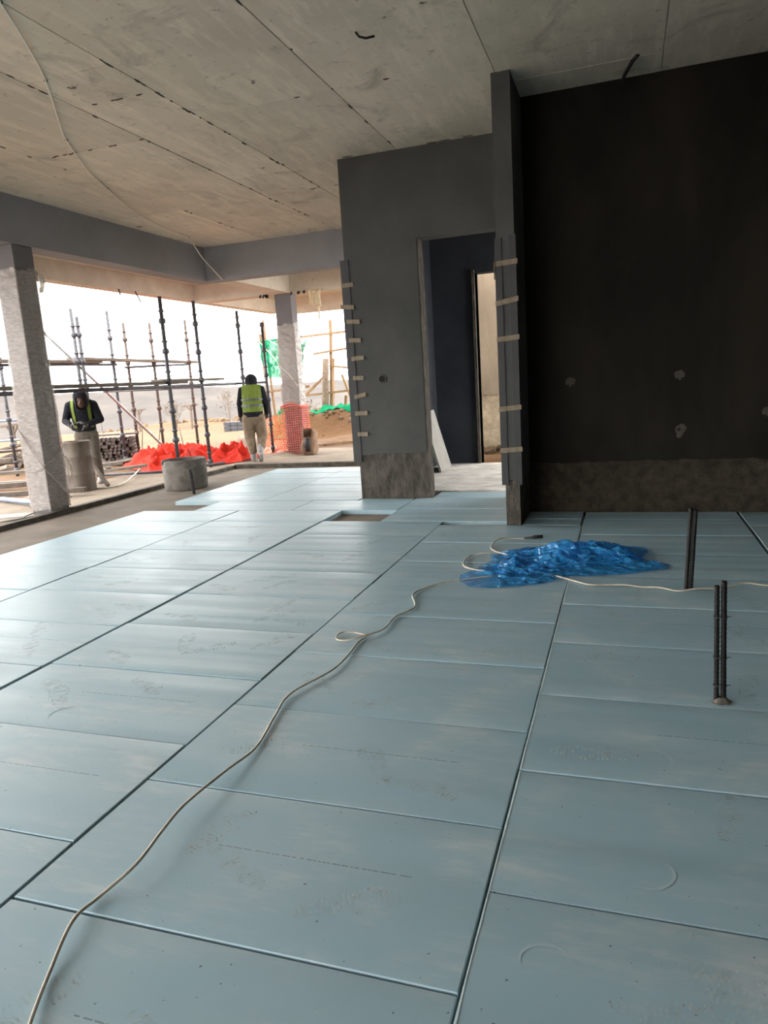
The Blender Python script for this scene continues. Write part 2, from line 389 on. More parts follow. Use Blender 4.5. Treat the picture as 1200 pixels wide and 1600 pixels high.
for x0, x1, yy in cols:
    for a, b in zip(yy[:-1], yy[1:]):
        MB().cbox(x0+.001, x1-.001, a+.0015, b-.0015, CZ+random.uniform(-.004,.002), CZ+.012, .0025, bottom=True).build('ceiling_panel', M_['ceil'], ceiling)

def ragged(x0, x1, y0, y1, zl, z1, amp, seed):
    n = max(8, int((x1-x0)/.03)); vs_ = []; fs = []
    for i in range(n+1):
        x = x0+(x1-x0)*i/n; z = zl+amp*(noise.noise(Vector((x*3, seed, 0)))+.7*noise.noise(Vector((x*13, seed, 5))))
        vs_ += [(x,y0,z),(x,y1,z),(x,y1,z1),(x,y0,z1)]
    for i in range(n):
        a, b = i*4, i*4+4; fs += [(a,b,b+3,a+3),(a+1,a+2,b+2,b+1),(a,a+1,b+1,b),(a+3,b+3,b+2,a+2)]
    fs += [(0,3,2,1),(n*4,n*4+1,n*4+2,n*4+3)]
    return MB().add(vs_, fs)
# wall with the doorway: plaster above, rough unplastered band below
wd = MB().box(-2.87, -2.08, 7.612, 7.80, -.05, .60).build('wall_door', M_['rough'], **STRUCT)
ragged(-2.885, -2.065, 7.60, 7.815, .505, CZ, .018, 2).build('plaster_face', M_['plaster'], wd)
MB().box(-2.065, -.99, 7.60, 7.815, 2.76, CZ).build('plaster_lintel', M_['plaster'], wd)
MB().cbox(-2.10, -2.055, 7.606, 7.81, -.05, 2.76, .003).build('door_reveal', M_['rough'], wd)
# pier at the wall end
wp = MB().cbox(-.985, -.862, 6.172, 7.8, -.05, .40, .004).build('wall_pier', M_['rough'], **STRUCT)
MB().cbox(-1.0, -.85, 6.16, 7.815, .40, CZ, .004).build('plaster_face', M_['plaster'], wp)
# dark back wall, its shade put into the plaster and render colours
wb = MB().box(-.86, 3.6, 6.803, 7.05, -.05, .60).build('wall_back', M_['rough_dark'], **STRUCT)
ragged(-.852, 3.6, 6.79, 7.05, .465, CZ, .03, 7).build('plaster_face', M_['plaster_dark'], wb)
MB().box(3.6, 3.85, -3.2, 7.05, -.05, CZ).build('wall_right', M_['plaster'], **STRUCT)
wf = MB()                                     # unseen front wall; its wide opening is added to brighten the room
wf.box(-6.6, -6.0, -3.45, -3.2, -.05, CZ); wf.box(-1.9, 3.85, -3.45, -3.2, -.05, CZ); wf.box(-6.0, -1.9, -3.45, -3.2, 3.1, CZ)
wf.build('wall_front', M_['plaster'], **STRUCT)
# room behind the doorway
MB().box(-2.86, -2.70, 7.815, 10.65, -.05, CZ).build('wall_inner_left', M_['black_wall'], **STRUCT)
wi = MB()
wi.box(-2.86, -2.05, 10.65, 10.85, -.05, CZ); wi.box(-2.05, -.9, 10.65, 10.85, 2.75, CZ); wi.box(-.9, .6, 10.65, 10.85, -.05, CZ)
wi.build('wall_inner_back', M_['black_wall'], **STRUCT)
wr = MB(); wr.box(.4, .6, 7.05, 8.2, -.05, CZ); wr.box(.4, .6, 10.4, 10.65, -.05, CZ); wr.box(.4, .6, 8.2, 10.4, 2.9, CZ)
wr.build('wall_inner_right', M_['plaster'], **STRUCT)
MB().box(-2.70, .4, 8.1, 10.65, -.06, -.005).build('floor_inner', mat('pale_dusty_concrete', (176,172,166), (222,218,210), 3.5, .75, .006, 26, c3=(110,104,96)), **STRUCT)
MB().box(-2.09, -2.05, 10.60, 10.86, -.02, 2.79).build('trim_1', M_['rough'], **STRUCT)
wl = MB().box(-3.4, 1.5, 12.7, 12.9, -.3, .95).build('wall_outer', mat('rough_lower_wall', (150,134,110), (188,170,142), 8, .95, .02, 50, c3=(110,96,78)), **STRUCT)
MB().box(-3.4, 1.5, 12.68, 12.92, .95, 3.6).build('plaster_face', M_['lit_wall'], wl)

# beams, veranda slab and columns
B1 = 3.11
MB().box(-6.88, -6.58, -3.2, 11.12, B1, CZ+.25).build('beam_left', M_['beam'], **STRUCT)
MB().box(-6.58, -2.885, 10.86, 11.14, B1, CZ+.25).build('beam_back', M_['beam'], **STRUCT)
MB().box(-6.58, -6.24, 11.14, 13.7, 3.115, 3.48).build('beam_outer', M_['raw'], **STRUCT)
bo = MB(); bo.box(-8.4, -6.58, 13.32, 13.62, 3.115, 3.48); bo.box(-6.24, -3.1, 13.32, 13.62, 3.10, 3.48)
bo = bo.build('beam_cross', M_['raw'], **STRUCT)
MB().box(-8.65, -8.4, -3.2, 17.2, 3.16, 3.9).build('beam_fascia', M_['raw'], **STRUCT)
MB().box(-8.4, -3.1, 17.0, 17.2, 3.10, 3.9).build('beam_fascia_back', M_['raw'], **STRUCT)
ve = MB(); ve.box(-8.4, -6.88, -3.2, 17.0, 3.47, 3.9); ve.box(-6.88, -3.1, 11.14, 17.0, 3.47, 3.9)
ve.build('ceiling_veranda', M_['raw'], **STRUCT)
for i in range(12):
    x = random.choice((-6.72+random.uniform(-.2,.05), -6.2+random.uniform(0,.45)))
    MB().bar((x, 13.28, 3.12), (x+random.uniform(-.03,.03), 13.27, 3.12-random.uniform(.03,.07)), .03).build('rebar_stub', M_['rebar'], bo)
col1 = MB().cbox(-6.88, -6.6, 6.80, 7.10, -.05, B1, .01).build('column_left', M_['column'], **STRUCT)
MB().cbox(-6.88, -6.6, .9, 1.2, -.05, B1, .01).build('column_near', M_['column'], **STRUCT)
col2 = MB().cbox(-6.60, -6.25, 13.35, 13.60, -.1, 3.115, .01).build('column_far', M_['column'], **STRUCT)

# kerbs round the slab edge
def kerb(name, a, b, w, z0, z1, n=60):
    mb = MB(); a = Vector(a); b = Vector(b); d = (b-a); s = Vector((-d.y, d.x, 0)).normalized()*w
    rows = []
    for i in range(n+1):
        p = a + d*(i/n); k = .008*noise.noise(p*3.1)
        rows.append([(p.x, p.y, z0), (p.x+k, p.y+k, z1+k), (p.x+s.x+k, p.y+s.y+k, z1+k*.7), (p.x+s.x, p.y+s.y, z0)])
    vs_ = [q for r in rows for q in r]; fs = []
    for i in range(n):
        for k in range(3): fs.append((i*4+k, i*4+4+k, i*4+5+k, i*4+1+k))
    fs += [(0,1,2,3), (n*4+3, n*4+2, n*4+1, n*4)]
    return mb.add(vs_, fs).build(name, M_['kerb'], **STRUCT)
kerb('trim_2', (-6.5, -3, 0), (-6.5, 11.0, 0), .09, -.2, .008, 90)
kerb('trim_3', (-6.5, 11.0, 0), (-2.9, 11.0, 0), .12, -.2, .02, 40)

# ground outside
def sstep(a, b, x):
    t = max(0, min(1, (x-a)/(b-a))); return t*t*(3-2*t)
def ground_z(x, y):
    z = -.02 - .08*sstep(-6.6, -7.5, x)*1.0 if x < -6.55 else -.04
    if x >= -6.55: z = -.03 - .05*sstep(11.2, 13.5, y)
    z += .02*noise.noise(Vector((x*.8, y*.8, 0))) * (1 if (x < -9 or y > 14) else .4)
    out = max(sstep(-9.5, -14, x), sstep(14.5, 20, y))
    z += out*.12*noise.noise(Vector((x*.35, y*.35, 3)))
    bank = sstep(-10.2, -8.6, x)*sstep(17.4, 18.3, y)
    z += bank*(.62+.16*noise.noise(Vector((x*2.2, y*2.2, 1)))+.10*noise.noise(Vector((x*5, y*5, 1))))
    rim = math.exp(-((y-26.5+.25*(x+16))/1.6)**2)*(1-bank)
    z += rim*(.22+.22*noise.noise(Vector((x*.9, y*.9, 8))))
    edge = sstep(28, 60, math.hypot(x*.75, y))
    z -= edge*9
    return z
g = MB(); xs = [-70+2*i for i in range(20)]+[-30+.5*i for i in range(26)]+[-17+.16*i for i in range(89)]+[-2.8+1.2*i for i in range(8)]
yy = [-20+1.6*i for i in range(14)]+[2.4+.4*i for i in range(34)]+[16+.16*i for i in range(30)]+[20.8+.4*i for i in range(24)]+[30.4+1.5*i for i in range(28)]
def gz(x, y):
    if x > -6.57 and y < 11.1: return -.4
    return ground_z(x, y)
nx, ny = len(xs), len(yy)
g.add([(x, y, gz(x, y)) for y in yy for x in xs], [(j*nx+i, j*nx+i+1, (j+1)*nx+i+1, (j+1)*nx+i) for j in range(ny-1) for i in range(nx-1)], True)
ground = g.build('ground', M_['soil'], **STRUCT)
# trodden screed of the veranda, just proud of the soil
vd = MB(); vx = [-8.7+.21*i for i in range(11)]; vy = [2+.25*i for i in range(49)]
vd.add([(x, y, gz(x, y)+.006) for y in vy for x in vx if True], [(j*11+i, j*11+i+1, (j+1)*11+i+1, (j+1)*11+i) for j in range(48) for i in range(10)], True)
vx2 = [-6.62+.25*i for i in range(16)]; vy2 = [11.1+.21*i for i in range(17)]
vd.add([(x, y, gz(x, y)+.006) for y in vy2 for x in vx2], [(j*16+i, j*16+i+1, (j+1)*16+i+1, (j+1)*16+i) for j in range(16) for i in range(15)], True)
vd.build('floor_veranda', M_['mud'], **STRUCT)

# distant hillsides beyond the valley
h = MB(); n1, n2 = 90, 14; vs_ = []
for j in range(n2):
    for i in range(n1):
        a = math.radians(-20 + 140*i/(n1-1)); t = j/(n2-1); R = 260+260*t
        x, y = -R*math.sin(a), R*math.cos(a)
        ridge = 1.33 + (a-.32)*9.5 + 2.2*noise.noise(Vector((a*9, 0, 0))) + 1.0*noise.noise(Vector((a*31, 2, 0)))
        z = -75 + (75+ridge)*(t**.8) + 5*noise.noise(Vector((x*.015, y*.015, 0)))*(1-t)
        vs_.append((x, y, z))
h.add(vs_, [(j*n1+i, j*n1+i+1, (j+1)*n1+i+1, (j+1)*n1+i) for j in range(n2-1) for i in range(n1-1)], True)
h.build('hillside', M_['hill'], **STRUCT)

# earth clods and stones of the bank and the rim
rock_me = []
for k in range(5):
    bm = bmesh.new(); bmesh.ops.create_icosphere(bm, subdivisions=1, radius=1)
    for v in bm.verts: v.co *= 1+.35*noise.noise(v.co*1.3+Vector((k*7, 0, 0)))
    me = bpy.data.meshes.new('stone'); bm.to_mesh(me); bm.free(); me.materials.append(M_['clod']); rock_me.append(me)
for k in range(120):
    if k < 60: x, y = random.uniform(-9.6, -5.2), random.uniform(17.5, 18.6); s = random.uniform(.04, .10)
    else:
        x = random.uniform(-24, -11); y = 26.5-.25*(x+16)+random.uniform(-1.2, 1.2); s = random.uniform(.12, .3)
    o = bpy.data.objects.new('stone', rock_me[k % 5]); COL.objects.link(o); o.parent = ground
    o.location = (x, y, gz(x, y)-s*.1); o.scale = (s*1.2, s, s*.7); o.rotation_euler = (random.random()*.6, random.random()*.6, random.random()*6)

# ================================================================== things in the room
def put(mb, name, mat_, label, category, group=None):
    return tag(mb.build(name, mat_), label, category, group)

def spline(pts, k=6):
    pts = [Vector(p) for p in pts]; out = []
    for i in range(len(pts)-1):
        p0, p1, p2, p3 = pts[max(i-1,0)], pts[i], pts[i+1], pts[min(i+2,len(pts)-1)]
        for j in range(k):
            t = j/k; out.append(.5*((2*p1)+(p2-p0)*t+(2*p0-5*p1+4*p2-p3)*t*t+(3*p1-p0-3*p2+p3)*t**3))
    return out+[pts[-1]]

# dark mortar crumbs squeezed out along the ceiling joints
crumb = []
for me in rock_me:
    c = me.copy(); c.materials.clear(); c.materials.append(M_['dark_wood']); crumb.append(c)
for k in range(120):
    if k % 4:
        x = random.choice((-3.465,-3.465,-4.2,-4.2,-5.42,-2.226)); y = random.uniform(4.0, 10.5); sx_, sy_ = .008, random.uniform(.012,.07)
    else:
        x, y, sx_ = random.choice(((random.uniform(-3.4,-1),5.873,.03),(random.uniform(-4.1,-3.5),5.24,.03),(random.uniform(-5.3,-4.2),6.1,.03),(random.uniform(-4.1,-2.9),8.5,.04),(random.uniform(-2.85,-1.05),7.56,.07),(random.uniform(-6.5,-6.4),9,.05))); sy_ = random.uniform(.006,.014)
    o = bpy.data.objects.new('mortar_crumb', crumb[k % 5]); COL.objects.link(o); o.parent = ceiling; o.location = (x+random.gauss(0,.006), y+random.gauss(0,.006), CZ-.003); o.scale = (sx_, sy_, .006)
# crescent heel marks pressed into the boards
def arc_mesh():
    vs_ = []; n = 14
    for i in range(n+1):
        a = math.pi*i/n*1.1; r = .05; w = .0035*math.sin(math.pi*i/n)+.0008
        vs_ += [((r-w)*math.cos(a)*1.25, (r-w)*math.sin(a), 0), ((r+w)*math.cos(a)*1.25, (r+w)*math.sin(a), 0)]
    return MB().add(vs_, [(i*2, i*2+1, i*2+3, i*2+2) for i in range(n)]).mesh('heel_mark', M_['heel'])
M_['cable_white'] = mat('white_flex', (226,220,208), (236,231,220), 20, .6)
M_['heel'] = mat('scuffed_foam', (158,184,193), (176,198,204), 20, .9)
ARC = arc_mesh()
for b_ in boards:
    lx, ly, _ = b_.location
    if not (-4.1 < lx < 1.7 and .2 < ly < 5): continue
    xs = [v.co.x for v in b_.data.vertices]; yv = [v.co.y for v in b_.data.vertices]
    if max(xs) < .3 or max(yv) < .2: continue
    for _ in range(random.choice((0,1,1,2))):
        p = bpy.data.objects.new('heel_mark', ARC); COL.objects.link(p); p.parent = b_; k = random.uniform(.6, 1.1); p.scale = (k, k, 1)
        p.location = (random.uniform(-max(xs)+.08, max(xs)-.08), random.uniform(-max(yv)+.08, max(yv)-.08), .0008); p.rotation_euler = (0,0,random.uniform(0,6.28))

# crushed pale foam along the cut edges of the middle joint
foam = mat('crushed_pale_foam', (176,200,208), (206,222,226), 30, .8)
for b_ in boards:
    lx, ly, lz = b_.location; xs = [v.co.x for v in b_.data.vertices]; yv = [v.co.y for v in b_.data.vertices]; w2_, d2_ = max(xs), max(yv)
    if abs(lx-w2_+.340) < .01 and ly < 6.5: sx_ = -1
    elif abs(lx-w2_-.948) < .01 and ly > 4: sx_ = -1
    else: continue
    n = 24; vs_ = []
    for i in range(n+1):
        y = -d2_+2*d2_*i/n; wv = .003+.004*max(0, noise.noise(Vector((lx, (ly+y)*6, 0)))+.25)
        x0_ = sx_*w2_
        vs_ += [(x0_-sx_*(-.0006), y, -.012), (x0_-sx_*(-.0006), y, .0006), (x0_-sx_*wv, y, .0009)]
    fs = []
    for i in range(n): fs += [(i*3, i*3+3, i*3+4, i*3+1), (i*3+1, i*3+4, i*3+5, i*3+2)]
    MB().add(vs_, fs).build('crushed_edge', foam, b_)

# cables on the boards
c1 = [(-1.19,.93),(-1.225,.99),(-1.282,1.097),(-1.34,1.246),(-1.347,1.35),(-1.309,1.463),(-1.324,1.605),(-1.341,1.75),(-1.327,1.963),(-1.312,2.167),(-1.359,2.419),(-1.386,2.627),(-1.295,2.925),(-1.305,3.256),
      (-1.29,3.333),(-1.333,3.375),(-1.42,3.385),(-1.452,3.345),(-1.43,3.275),(-1.36,3.262),(-1.29,3.345),(-1.232,3.458),(-1.232,3.666),(-1.17,3.846),(-1.243,4.06),(-1.219,4.197),(-1.131,4.348),(-1.0,4.436),(-.9,4.5),(-.8,4.55)]
hts = [.006+.012*max(0, noise.noise(Vector((i*.7, 0, 0)))) for i in range(len(c1))]; hts[20] = .014; hts[19] = .012
hts[3] = .02; hts[5] = .03; hts[6] = .035; hts[7] = .03; hts[8] = .02
put(MB().tube(spline([(x, y, z) for (x, y), z in zip(c1, hts)]), .0048, 8), 'extension_cable', M_['cable'], 'long grey-white cable snaking with one loop across the blue boards', 'cable')
c2 = [(-.85,4.62),(-1.033,4.68),(-1.092,4.865),(-1.083,5.048),(-.972,5.094),(-.858,5.121),(-.80,5.10),(-.826,5.067),(-.935,5.213),(-.979,5.351),(-.951,5.546),(-.86,5.617),(-.759,5.622)]
cc = empty('power_lead', (-.85,4.62,0), 'coiled end of a lead with black plug behind the blue film', 'cable')
part(MB().tube(spline([(x, y, .008+.012*(i % 3 == 1)) for i, (x, y) in enumerate(c2)]), .0055, 8), 'lead', M_['cable'], cc)
part(MB().tube([(-.77,5.622,.012),(-.70,5.635,.014),(-.69,5.637,.016),(-.62,5.655,.02)], .01, 8, radii=[.006,.011,.016,.013]), 'plug', M_['black_rubber'], cc)
c3 = [(-.50,4.60),(-.417,4.555),(-.333,4.505),(-.211,4.392),(-.10,4.415),(.013,4.404),(.10,4.39),(.193,4.371),(.297,4.335),(.405,4.375),(.546,4.424),(.677,4.516),(.79,4.503),(1.0,4.55),(1.3,4.5),(1.9,4.62)]
put(MB().tube(spline([(x, y, .006+.006*(i % 2)) for i, (x, y) in enumerate(c3)]), .0055, 8), 'flex_cable', M_['cable'], 'wavy beige cable running from the blue film towards the right, past the bars', 'cable')

# crumpled sheets
def sheet(poly, zb, hgt, seed, N_=150, Mr=44, fr=3.2, jit=.04, ridge=True, floor_f=None, edge=.1):
    P = [Vector((x, y, 0)) for x, y in poly]; L = [0]
    for i in range(len(P)): L.append(L[-1]+(P[(i+1) % len(P)]-P[i]).length)
    def at(s):
        s %= L[-1]
        for i in range(len(P)):
            if s <= L[i+1]: return P[i].lerp(P[(i+1) % len(P)], (s-L[i])/(L[i+1]-L[i]))
        return P[0]
    c = sum(P, Vector())/len(P); vs_ = [c.copy()]; mb = MB()
    for j in range(1, Mr+1):
        t = j/Mr
        for i in range(N_):
            q = c.lerp(at(i*L[-1]/N_), t); n = Vector((noise.noise(q*4+Vector((seed,0,0))), noise.noise(q*4+Vector((0,seed,0))), 0))
            vs_.append(q+n*jit*(1 if t < .98 else .6))
    out = []
    for k, q in enumerate(vs_):
        t = ((k-1)//N_+1)/Mr if k else 0
        w = Vector((q.x*fr, q.y*fr*1.3, seed)); w += Vector((noise.noise(w*.9), noise.noise(w*.9+Vector((5,5,5))), 0))*.8
        r = (1-abs(noise.noise(w)))**3*.8 + (1-abs(noise.noise(w*2.3)))**4*.35 + (1-abs(noise.noise(w*5.1)))**5*.14 if ridge else .5+noise.noise(w)
        e = 1-(1-edge)*t**5
        z0 = floor_f(q.x, q.y) if floor_f else zb
        out.append((q.x, q.y, z0+.006+hgt*r*e))
    fs = [(0, 1+i, 1+(i+1) % N_) for i in range(N_)]
    for j in range(Mr-1):
        for i in range(N_):
            i2 = (i+1) % N_; fs.append((1+j*N_+i, 1+(j+1)*N_+i, 1+(j+1)*N_+i2, 1+j*N_+i2))
    return mb.add(out, fs, True)
bag = [(-1.03,4.40),(-1.05,4.55),(-.97,4.72),(-.90,4.95),(-.94,5.12),(-.80,5.28),(-.55,5.35),(-.25,5.36),(-.02,5.45),(.14,5.40),(.16,5.25),(.11,5.08),(.20,4.96),(.29,4.93),(.25,4.82),(.05,4.70),(-.15,4.62),(-.36,4.58),(-.48,4.42),(-.62,4.34),(-.80,4.28),(-.95,4.30)]
random.seed(5)
creases = []
for k in range(150):
    c_ = Vector((random.uniform(-.95,.2), random.uniform(4.4,5.35), 0)); a_ = random.gauss(.35, .7); creases.append((c_, Vector((math.cos(a_), math.sin(a_), 0)), *random.choice(((.06,.35,.020),(.03,.22,.014),(.014,.16,.011),(.010,.12,.009)))))
def crumple(mb, h0, base=.0):
    out = []
    for (x, y, z) in mb.v:
        q = Vector((x, y, 0)); e = min(1, (z-.006)/.02)          # z carries the edge fall-off of a flat sheet
        hh = .045*math.exp(-((x+.35)/.42)**2-((y-5.05)/.26)**2)+.03*math.exp(-((x-.0)/.2)**2-((y-5.2)/.2)**2)
        for c_, d_, w_, l_, a_ in creases:
            r = q-c_; u = r.dot(d_); v = r.x*-d_.y+r.y*d_.x+.02*math.sin(u*14)
            if abs(v) < w_*2 and abs(u) < l_: hh += a_*max(0, 1-abs(v)/w_)*(1-(u/l_)**2)
        hh += .006*(1+noise.noise(q*13))+.010*max(0, noise.noise(q*5))
        out.append((x, y, base+.003+h0*hh*(.12+.88*e)))
    mb.v = out; return mb
bs = crumple(sheet(bag, 0, .02, 3.3, N_=260, Mr=80, fr=2.6, jit=.02, ridge=False, edge=.0), 1.0)
b2 = [(x*.8-.09, 4.86+(y-4.86)*.75+.12) for x, y in bag]
o = bs.build('plastic_sheet', M_['blue']); tag(o, 'crumpled blue translucent plastic film lying on the floor boards', 'plastic sheet')
part(crumple(sheet(b2, 0, .02, 9.1, N_=160, Mr=46, fr=3.6, jit=.05, ridge=False, edge=0.), 1.25, .004), 'folded_layer', M_['blue'], o)
random.seed(9)

# starter bars cast into the slab
def bar_pair(loc, tops, label, lean=(0,0), ties=(), hole=False):
    e = empty('starter_bars', (loc[0], loc[1], SZ), label, 'rebar')
    for i, (dx, dy, h_, r) in enumerate(tops):
        a = Vector((dx, dy, 0)); b = Vector((dx+lean[0], dy+lean[1], h_-SZ)); pts = []; rad = []
        n = int((h_-SZ)/.009)
        for k in range(n+1):
            pts.append(a.lerp(b, k/n)); rad.append(r*(1.10 if k % 2 else .95))
        MB().tube(pts, r, 10, radii=rad).build('bar', M_['rebar'], e)
    for z in ties:
        cx = sum(t[0] for t in tops)/len(tops)+lean[0]*z/.55; rr = .021
        pts = [(cx+1.15*rr*math.cos(a), tops[0][1]+.8*rr*math.sin(a), z+.004*math.sin(3*a)) for a in [i*math.pi/8 for i in range(17)]]
        MB().tube(pts+[(cx+rr*1.7, tops[0][1]-.015, z+.010)], .0016, 5).build('tie_wire', M_['wire'], e)
    return e
e1 = bar_pair((.358, 2.885), [(-.016, 0, .475, .0095), (.009, .004, .492, .0105)], 'nearest pair of dark reinforcing bars tied together, rising through a hole', (-.008, 0), (.12, .235, .40))
sl = MB(); sl.lathe([(.010,.07),(.020,.066),(.026,.054),(.030,.0535),(.036,.0515)], (0,0,0), 18, .35, 4)
smooth_all(sl.build('grout_collar', M_['tub'], e1))
bar_pair((.352, 4.395), [(-.012, 0, .49, .012), (.014, .004, .478, .012)], 'pair of dark reinforcing bars standing nearer to the dark wall', (.022, 0), ())
bar_pair((-5.59, 8.32), [(0, 0, .29, .016), (.016, 0, .26, .012)], 'short leaning bars standing beside the round mortar tub', (-.02, .0), ())

# taped corner strips
def tape(cx, y, z, w, h_, tilt, parent, curl=0, depth=.003):
    n = 6; vs_ = []
    for i in range(n+1):
        x = -w/2+w*i/n; zz = math.tan(tilt)*x; d = depth+curl*max(0, (i-n+2)/2)*.03+.001*math.sin(i*2.1)
        vs_ += [(cx+x, y-d, z+zz-h_/2), (cx+x, y-d, z+zz+h_/2), (cx+x, y-d+.001, z+zz-h_/2), (cx+x, y-d+.001, z+zz+h_/2)]
    fs = []
    for i in range(n):
        a, b = i*4, i*4+4; fs += [(a, b, b+1, a+1), (a+2, a+3, b+3, b+2), (a, a+2, b+2, b), (a+1, b+1, b+3, a+3)]
    fs += [(0,1,3,2), (n*4, n*4+2, n*4+3, n*4+1)]
    return part(MB().add(vs_, fs), 'tape', M_['tape'], parent)
st = empty('corner_strip', (-2.9, 7.59, .42), 'grey corner strip taped down the free edge of the door wall', 'corner strip')
part(MB().box(-2.93, -2.835, 7.588, 7.5995, .42, 2.62).box(-2.93, -2.89, 7.5995, 7.70, .42, 2.62), 'strip', M_['bead'], st)
for z, cx in ((2.36,-2.865),(2.13,-2.88),(1.97,-2.825),(1.77,-2.82),(1.575,-2.80),(1.36,-2.81),(1.165,-2.80),(.97,-2.80),(.735,-2.80)):
    tape(cx, 7.588, z, random.uniform(.12,.16), .045, random.uniform(-.1,.22), st, random.random()*.5)
st2 = empty('corner_strip', (-1.0, 6.15, .37), 'pair of grey corner strips taped along the edges of the narrow pier', 'corner strip')
part(MB().box(-1.012, -.955, 6.149, 6.1595, .36, 2.40).box(-1.012, -1.0005, 6.1595, 6.26, .36, 2.40), 'strip', M_['bead'], st2)
part(MB().box(-.893, -.838, 6.149, 6.1595, .36, 2.42).box(-.8495, -.838, 6.1595, 6.26, .36, 2.42), 'strip', M_['bead'], st2)
for z, tl in ((2.205,.05),(1.90,.16),(1.60,.06),(1.02,.07),(.665,.05)):
    tape(-.922, 6.148, z, .19, .042, tl, st2)
part(MB().box(-1.02, -1.014, 6.13, 6.155, 2.08, 2.215), 'loose_tape_end', M_['tape'], st2)

# white sheet leaning in the dark room behind the doorway
lb = MB(); lb.bar((-2.44, 9.95, .0), (-2.67, 9.95, .84), .62, .03, upv=(1,0,.2))
put(lb, 'leaning_board', M_['white_board'], 'white board leaning on the dark wall behind the doorway', 'board')
# rubble under the pale wall far behind the doorway
for k in range(16):
    x = random.uniform(-2.5, -1.4); y = random.uniform(12.2, 12.6); s = random.uniform(.05, .12)
    o = bpy.data.objects.new('rubble_stone', rock_me[k % 5]); COL.objects.link(o)
    o.location = (x, y, gz(x, y)+s*.3+.28*sstep(-2.6, -1.2, x)*random.random()); o.scale = (s, s, s*.8); o.rotation_euler = (random.random()*3, random.random()*3, 0)
    tag(o, 'lump of rubble heaped against the pale wall seen through both doorways', 'rubble', 'rubble behind the inner doorway')

# boxes and pipe mouths in the walls
def socket(x, z, y, label, big=False):
    e = empty('socket_box', (x, y, z), label, 'socket box')
    mb = MB(); n = 14; pts = [(.042*(1+.35*noise.noise(Vector((math.cos(2*math.pi*i/n)*2+x*9, math.sin(2*math.pi*i/n)*2, z*5))))*math.cos(2*math.pi*i/n), -.004, .042*(1+.35*noise.noise(Vector((i*.9+x*5, z, 1))))*math.sin(2*math.pi*i/n)) for i in range(n)]
    mb.add(pts+[(p[0], .004, p[2]) for p in pts], [tuple(range(n)), tuple(reversed(range(n, 2*n)))]+[(i, i+n, (i+1) % n+n, (i+1) % n) for i in range(n)])
    mb.build('mortar_patch', M_['patch'], e)
    for dx in (-.018, .02): MB().box(dx-.01, dx+.01, -.007, .003, -.04, -.022).build('pipe_mouth', M_['hole'], e)
socket(-.468, 1.197, 6.787, 'mortared socket box on the dark wall, nearest the pier')
socket(.453, 1.204, 6.787, 'mortared socket box high in the middle of the dark wall')
socket(1.145, .858, 6.787, 'mortared socket box at the right edge of the dark wall')
e = empty('pipe_outlet', (.463, 6.786, .72), 'broken-out pipe outlet low on the dark wall', 'pipe outlet')
mb = MB(); pts = [((.04+.012*math.sin(3*a))*math.cos(a)+.012*math.sin(a), -.005, .062*math.sin(a)) for a in [2*math.pi*i/16 for i in range(16)]]
mb.add(pts+[(p[0], .006, p[2]) for p in pts], [tuple(range(16)), tuple(reversed(range(16, 32)))]+[(i, i+16, (i+1) % 16+16, (i+1) % 16) for i in range(16)]).build('chipped_rim', M_['patch'], e)
MB().tube([(-.012, .004, .015), (-.012, -.009, .015)], .014, 12).build('pipe_mouth', M_['hole'], e)
e = empty('conduit_box', (-2.528, 7.598, 1.334), 'round black conduit box in the door wall', 'conduit box')
MB().lathe([(.034,0),(.048,0),(.048,.008),(.034,.008),(.034,0)], (0,0,0), 24).build('rim', M_['patch'], e).rotation_euler = (math.pi/2, 0, 0)
MB().tube([(0, .002, 0), (0, -.004, 0)], .035, 20).build('cover', M_['hole'], e)

# ceiling cable and stubs
cp = [(-3.30,3.45,-.02),(-3.456,3.753,-.012),(-3.679,4.17,-.03),(-4.02,4.70,-.012),(-4.50,5.36,-.03),(-4.78,5.75,-.012),(-5.20,6.52,-.03),(-5.52,7.2,-.012),(-5.83,8.05,-.05),(-6.05,8.9,-.05),(-6.28,9.98,-.012)]
path = spline([(x, y, CZ+d) for x, y, d in cp])+spline([(-6.30,10.05,CZ-.03),(-6.36,10.4,CZ-.22),(-6.33,10.72,CZ-.42),(-6.28,10.84,CZ-.535)])
ec = empty('ceiling_cable', (-4.5, 5.36, CZ), 'thin white cable pinned along the concrete ceiling and hanging to the beam', 'cable')
part(MB().tube(path, .0085, 7), 'cable', M_['cable_white'], ec)
for i in (1, 3, 5, 7, 10):
    x, y, d = cp[i]; part(MB().box(x-.007, x+.007, y-.012, y+.012, CZ-.018, CZ-.003), 'clip', M_['black_rubber'], ec)
put(MB().tube([(-1.72,5.05,CZ-.002),(-1.70,5.06,CZ-.03),(-1.66,5.08,CZ-.04),(-1.60,5.09,CZ-.035)], .008, 7), 'ceiling_hook', M_['rebar'], 'bent piece of bar sticking out of the ceiling', 'hook')
put(MB().tube([(.10,6.35,CZ-.004),(.06,6.42,CZ-.02),(.0,6.6,CZ-.05),(-.02,6.7,CZ-.07)], .015, 10), 'conduit_stub', M_['black_rubber'], 'black conduit stub hanging below the ceiling near the dark wall', 'conduit')
put(MB().tube([(-8.38,10.9,3.17),(-8.37,10.92,3.06)], .012, 6), 'hanging_wire', M_['wire'], 'straight short wire hanging from the fascia beam, the left of two', 'wire')
put(MB().tube([(-8.38,11.35,3.17),(-8.36,11.4,3.07),(-8.33,11.42,2.98)], .012, 6), 'hanging_wire', M_['wire'], 'bent longer wire hanging from the fascia beam, the right of two', 'wire')

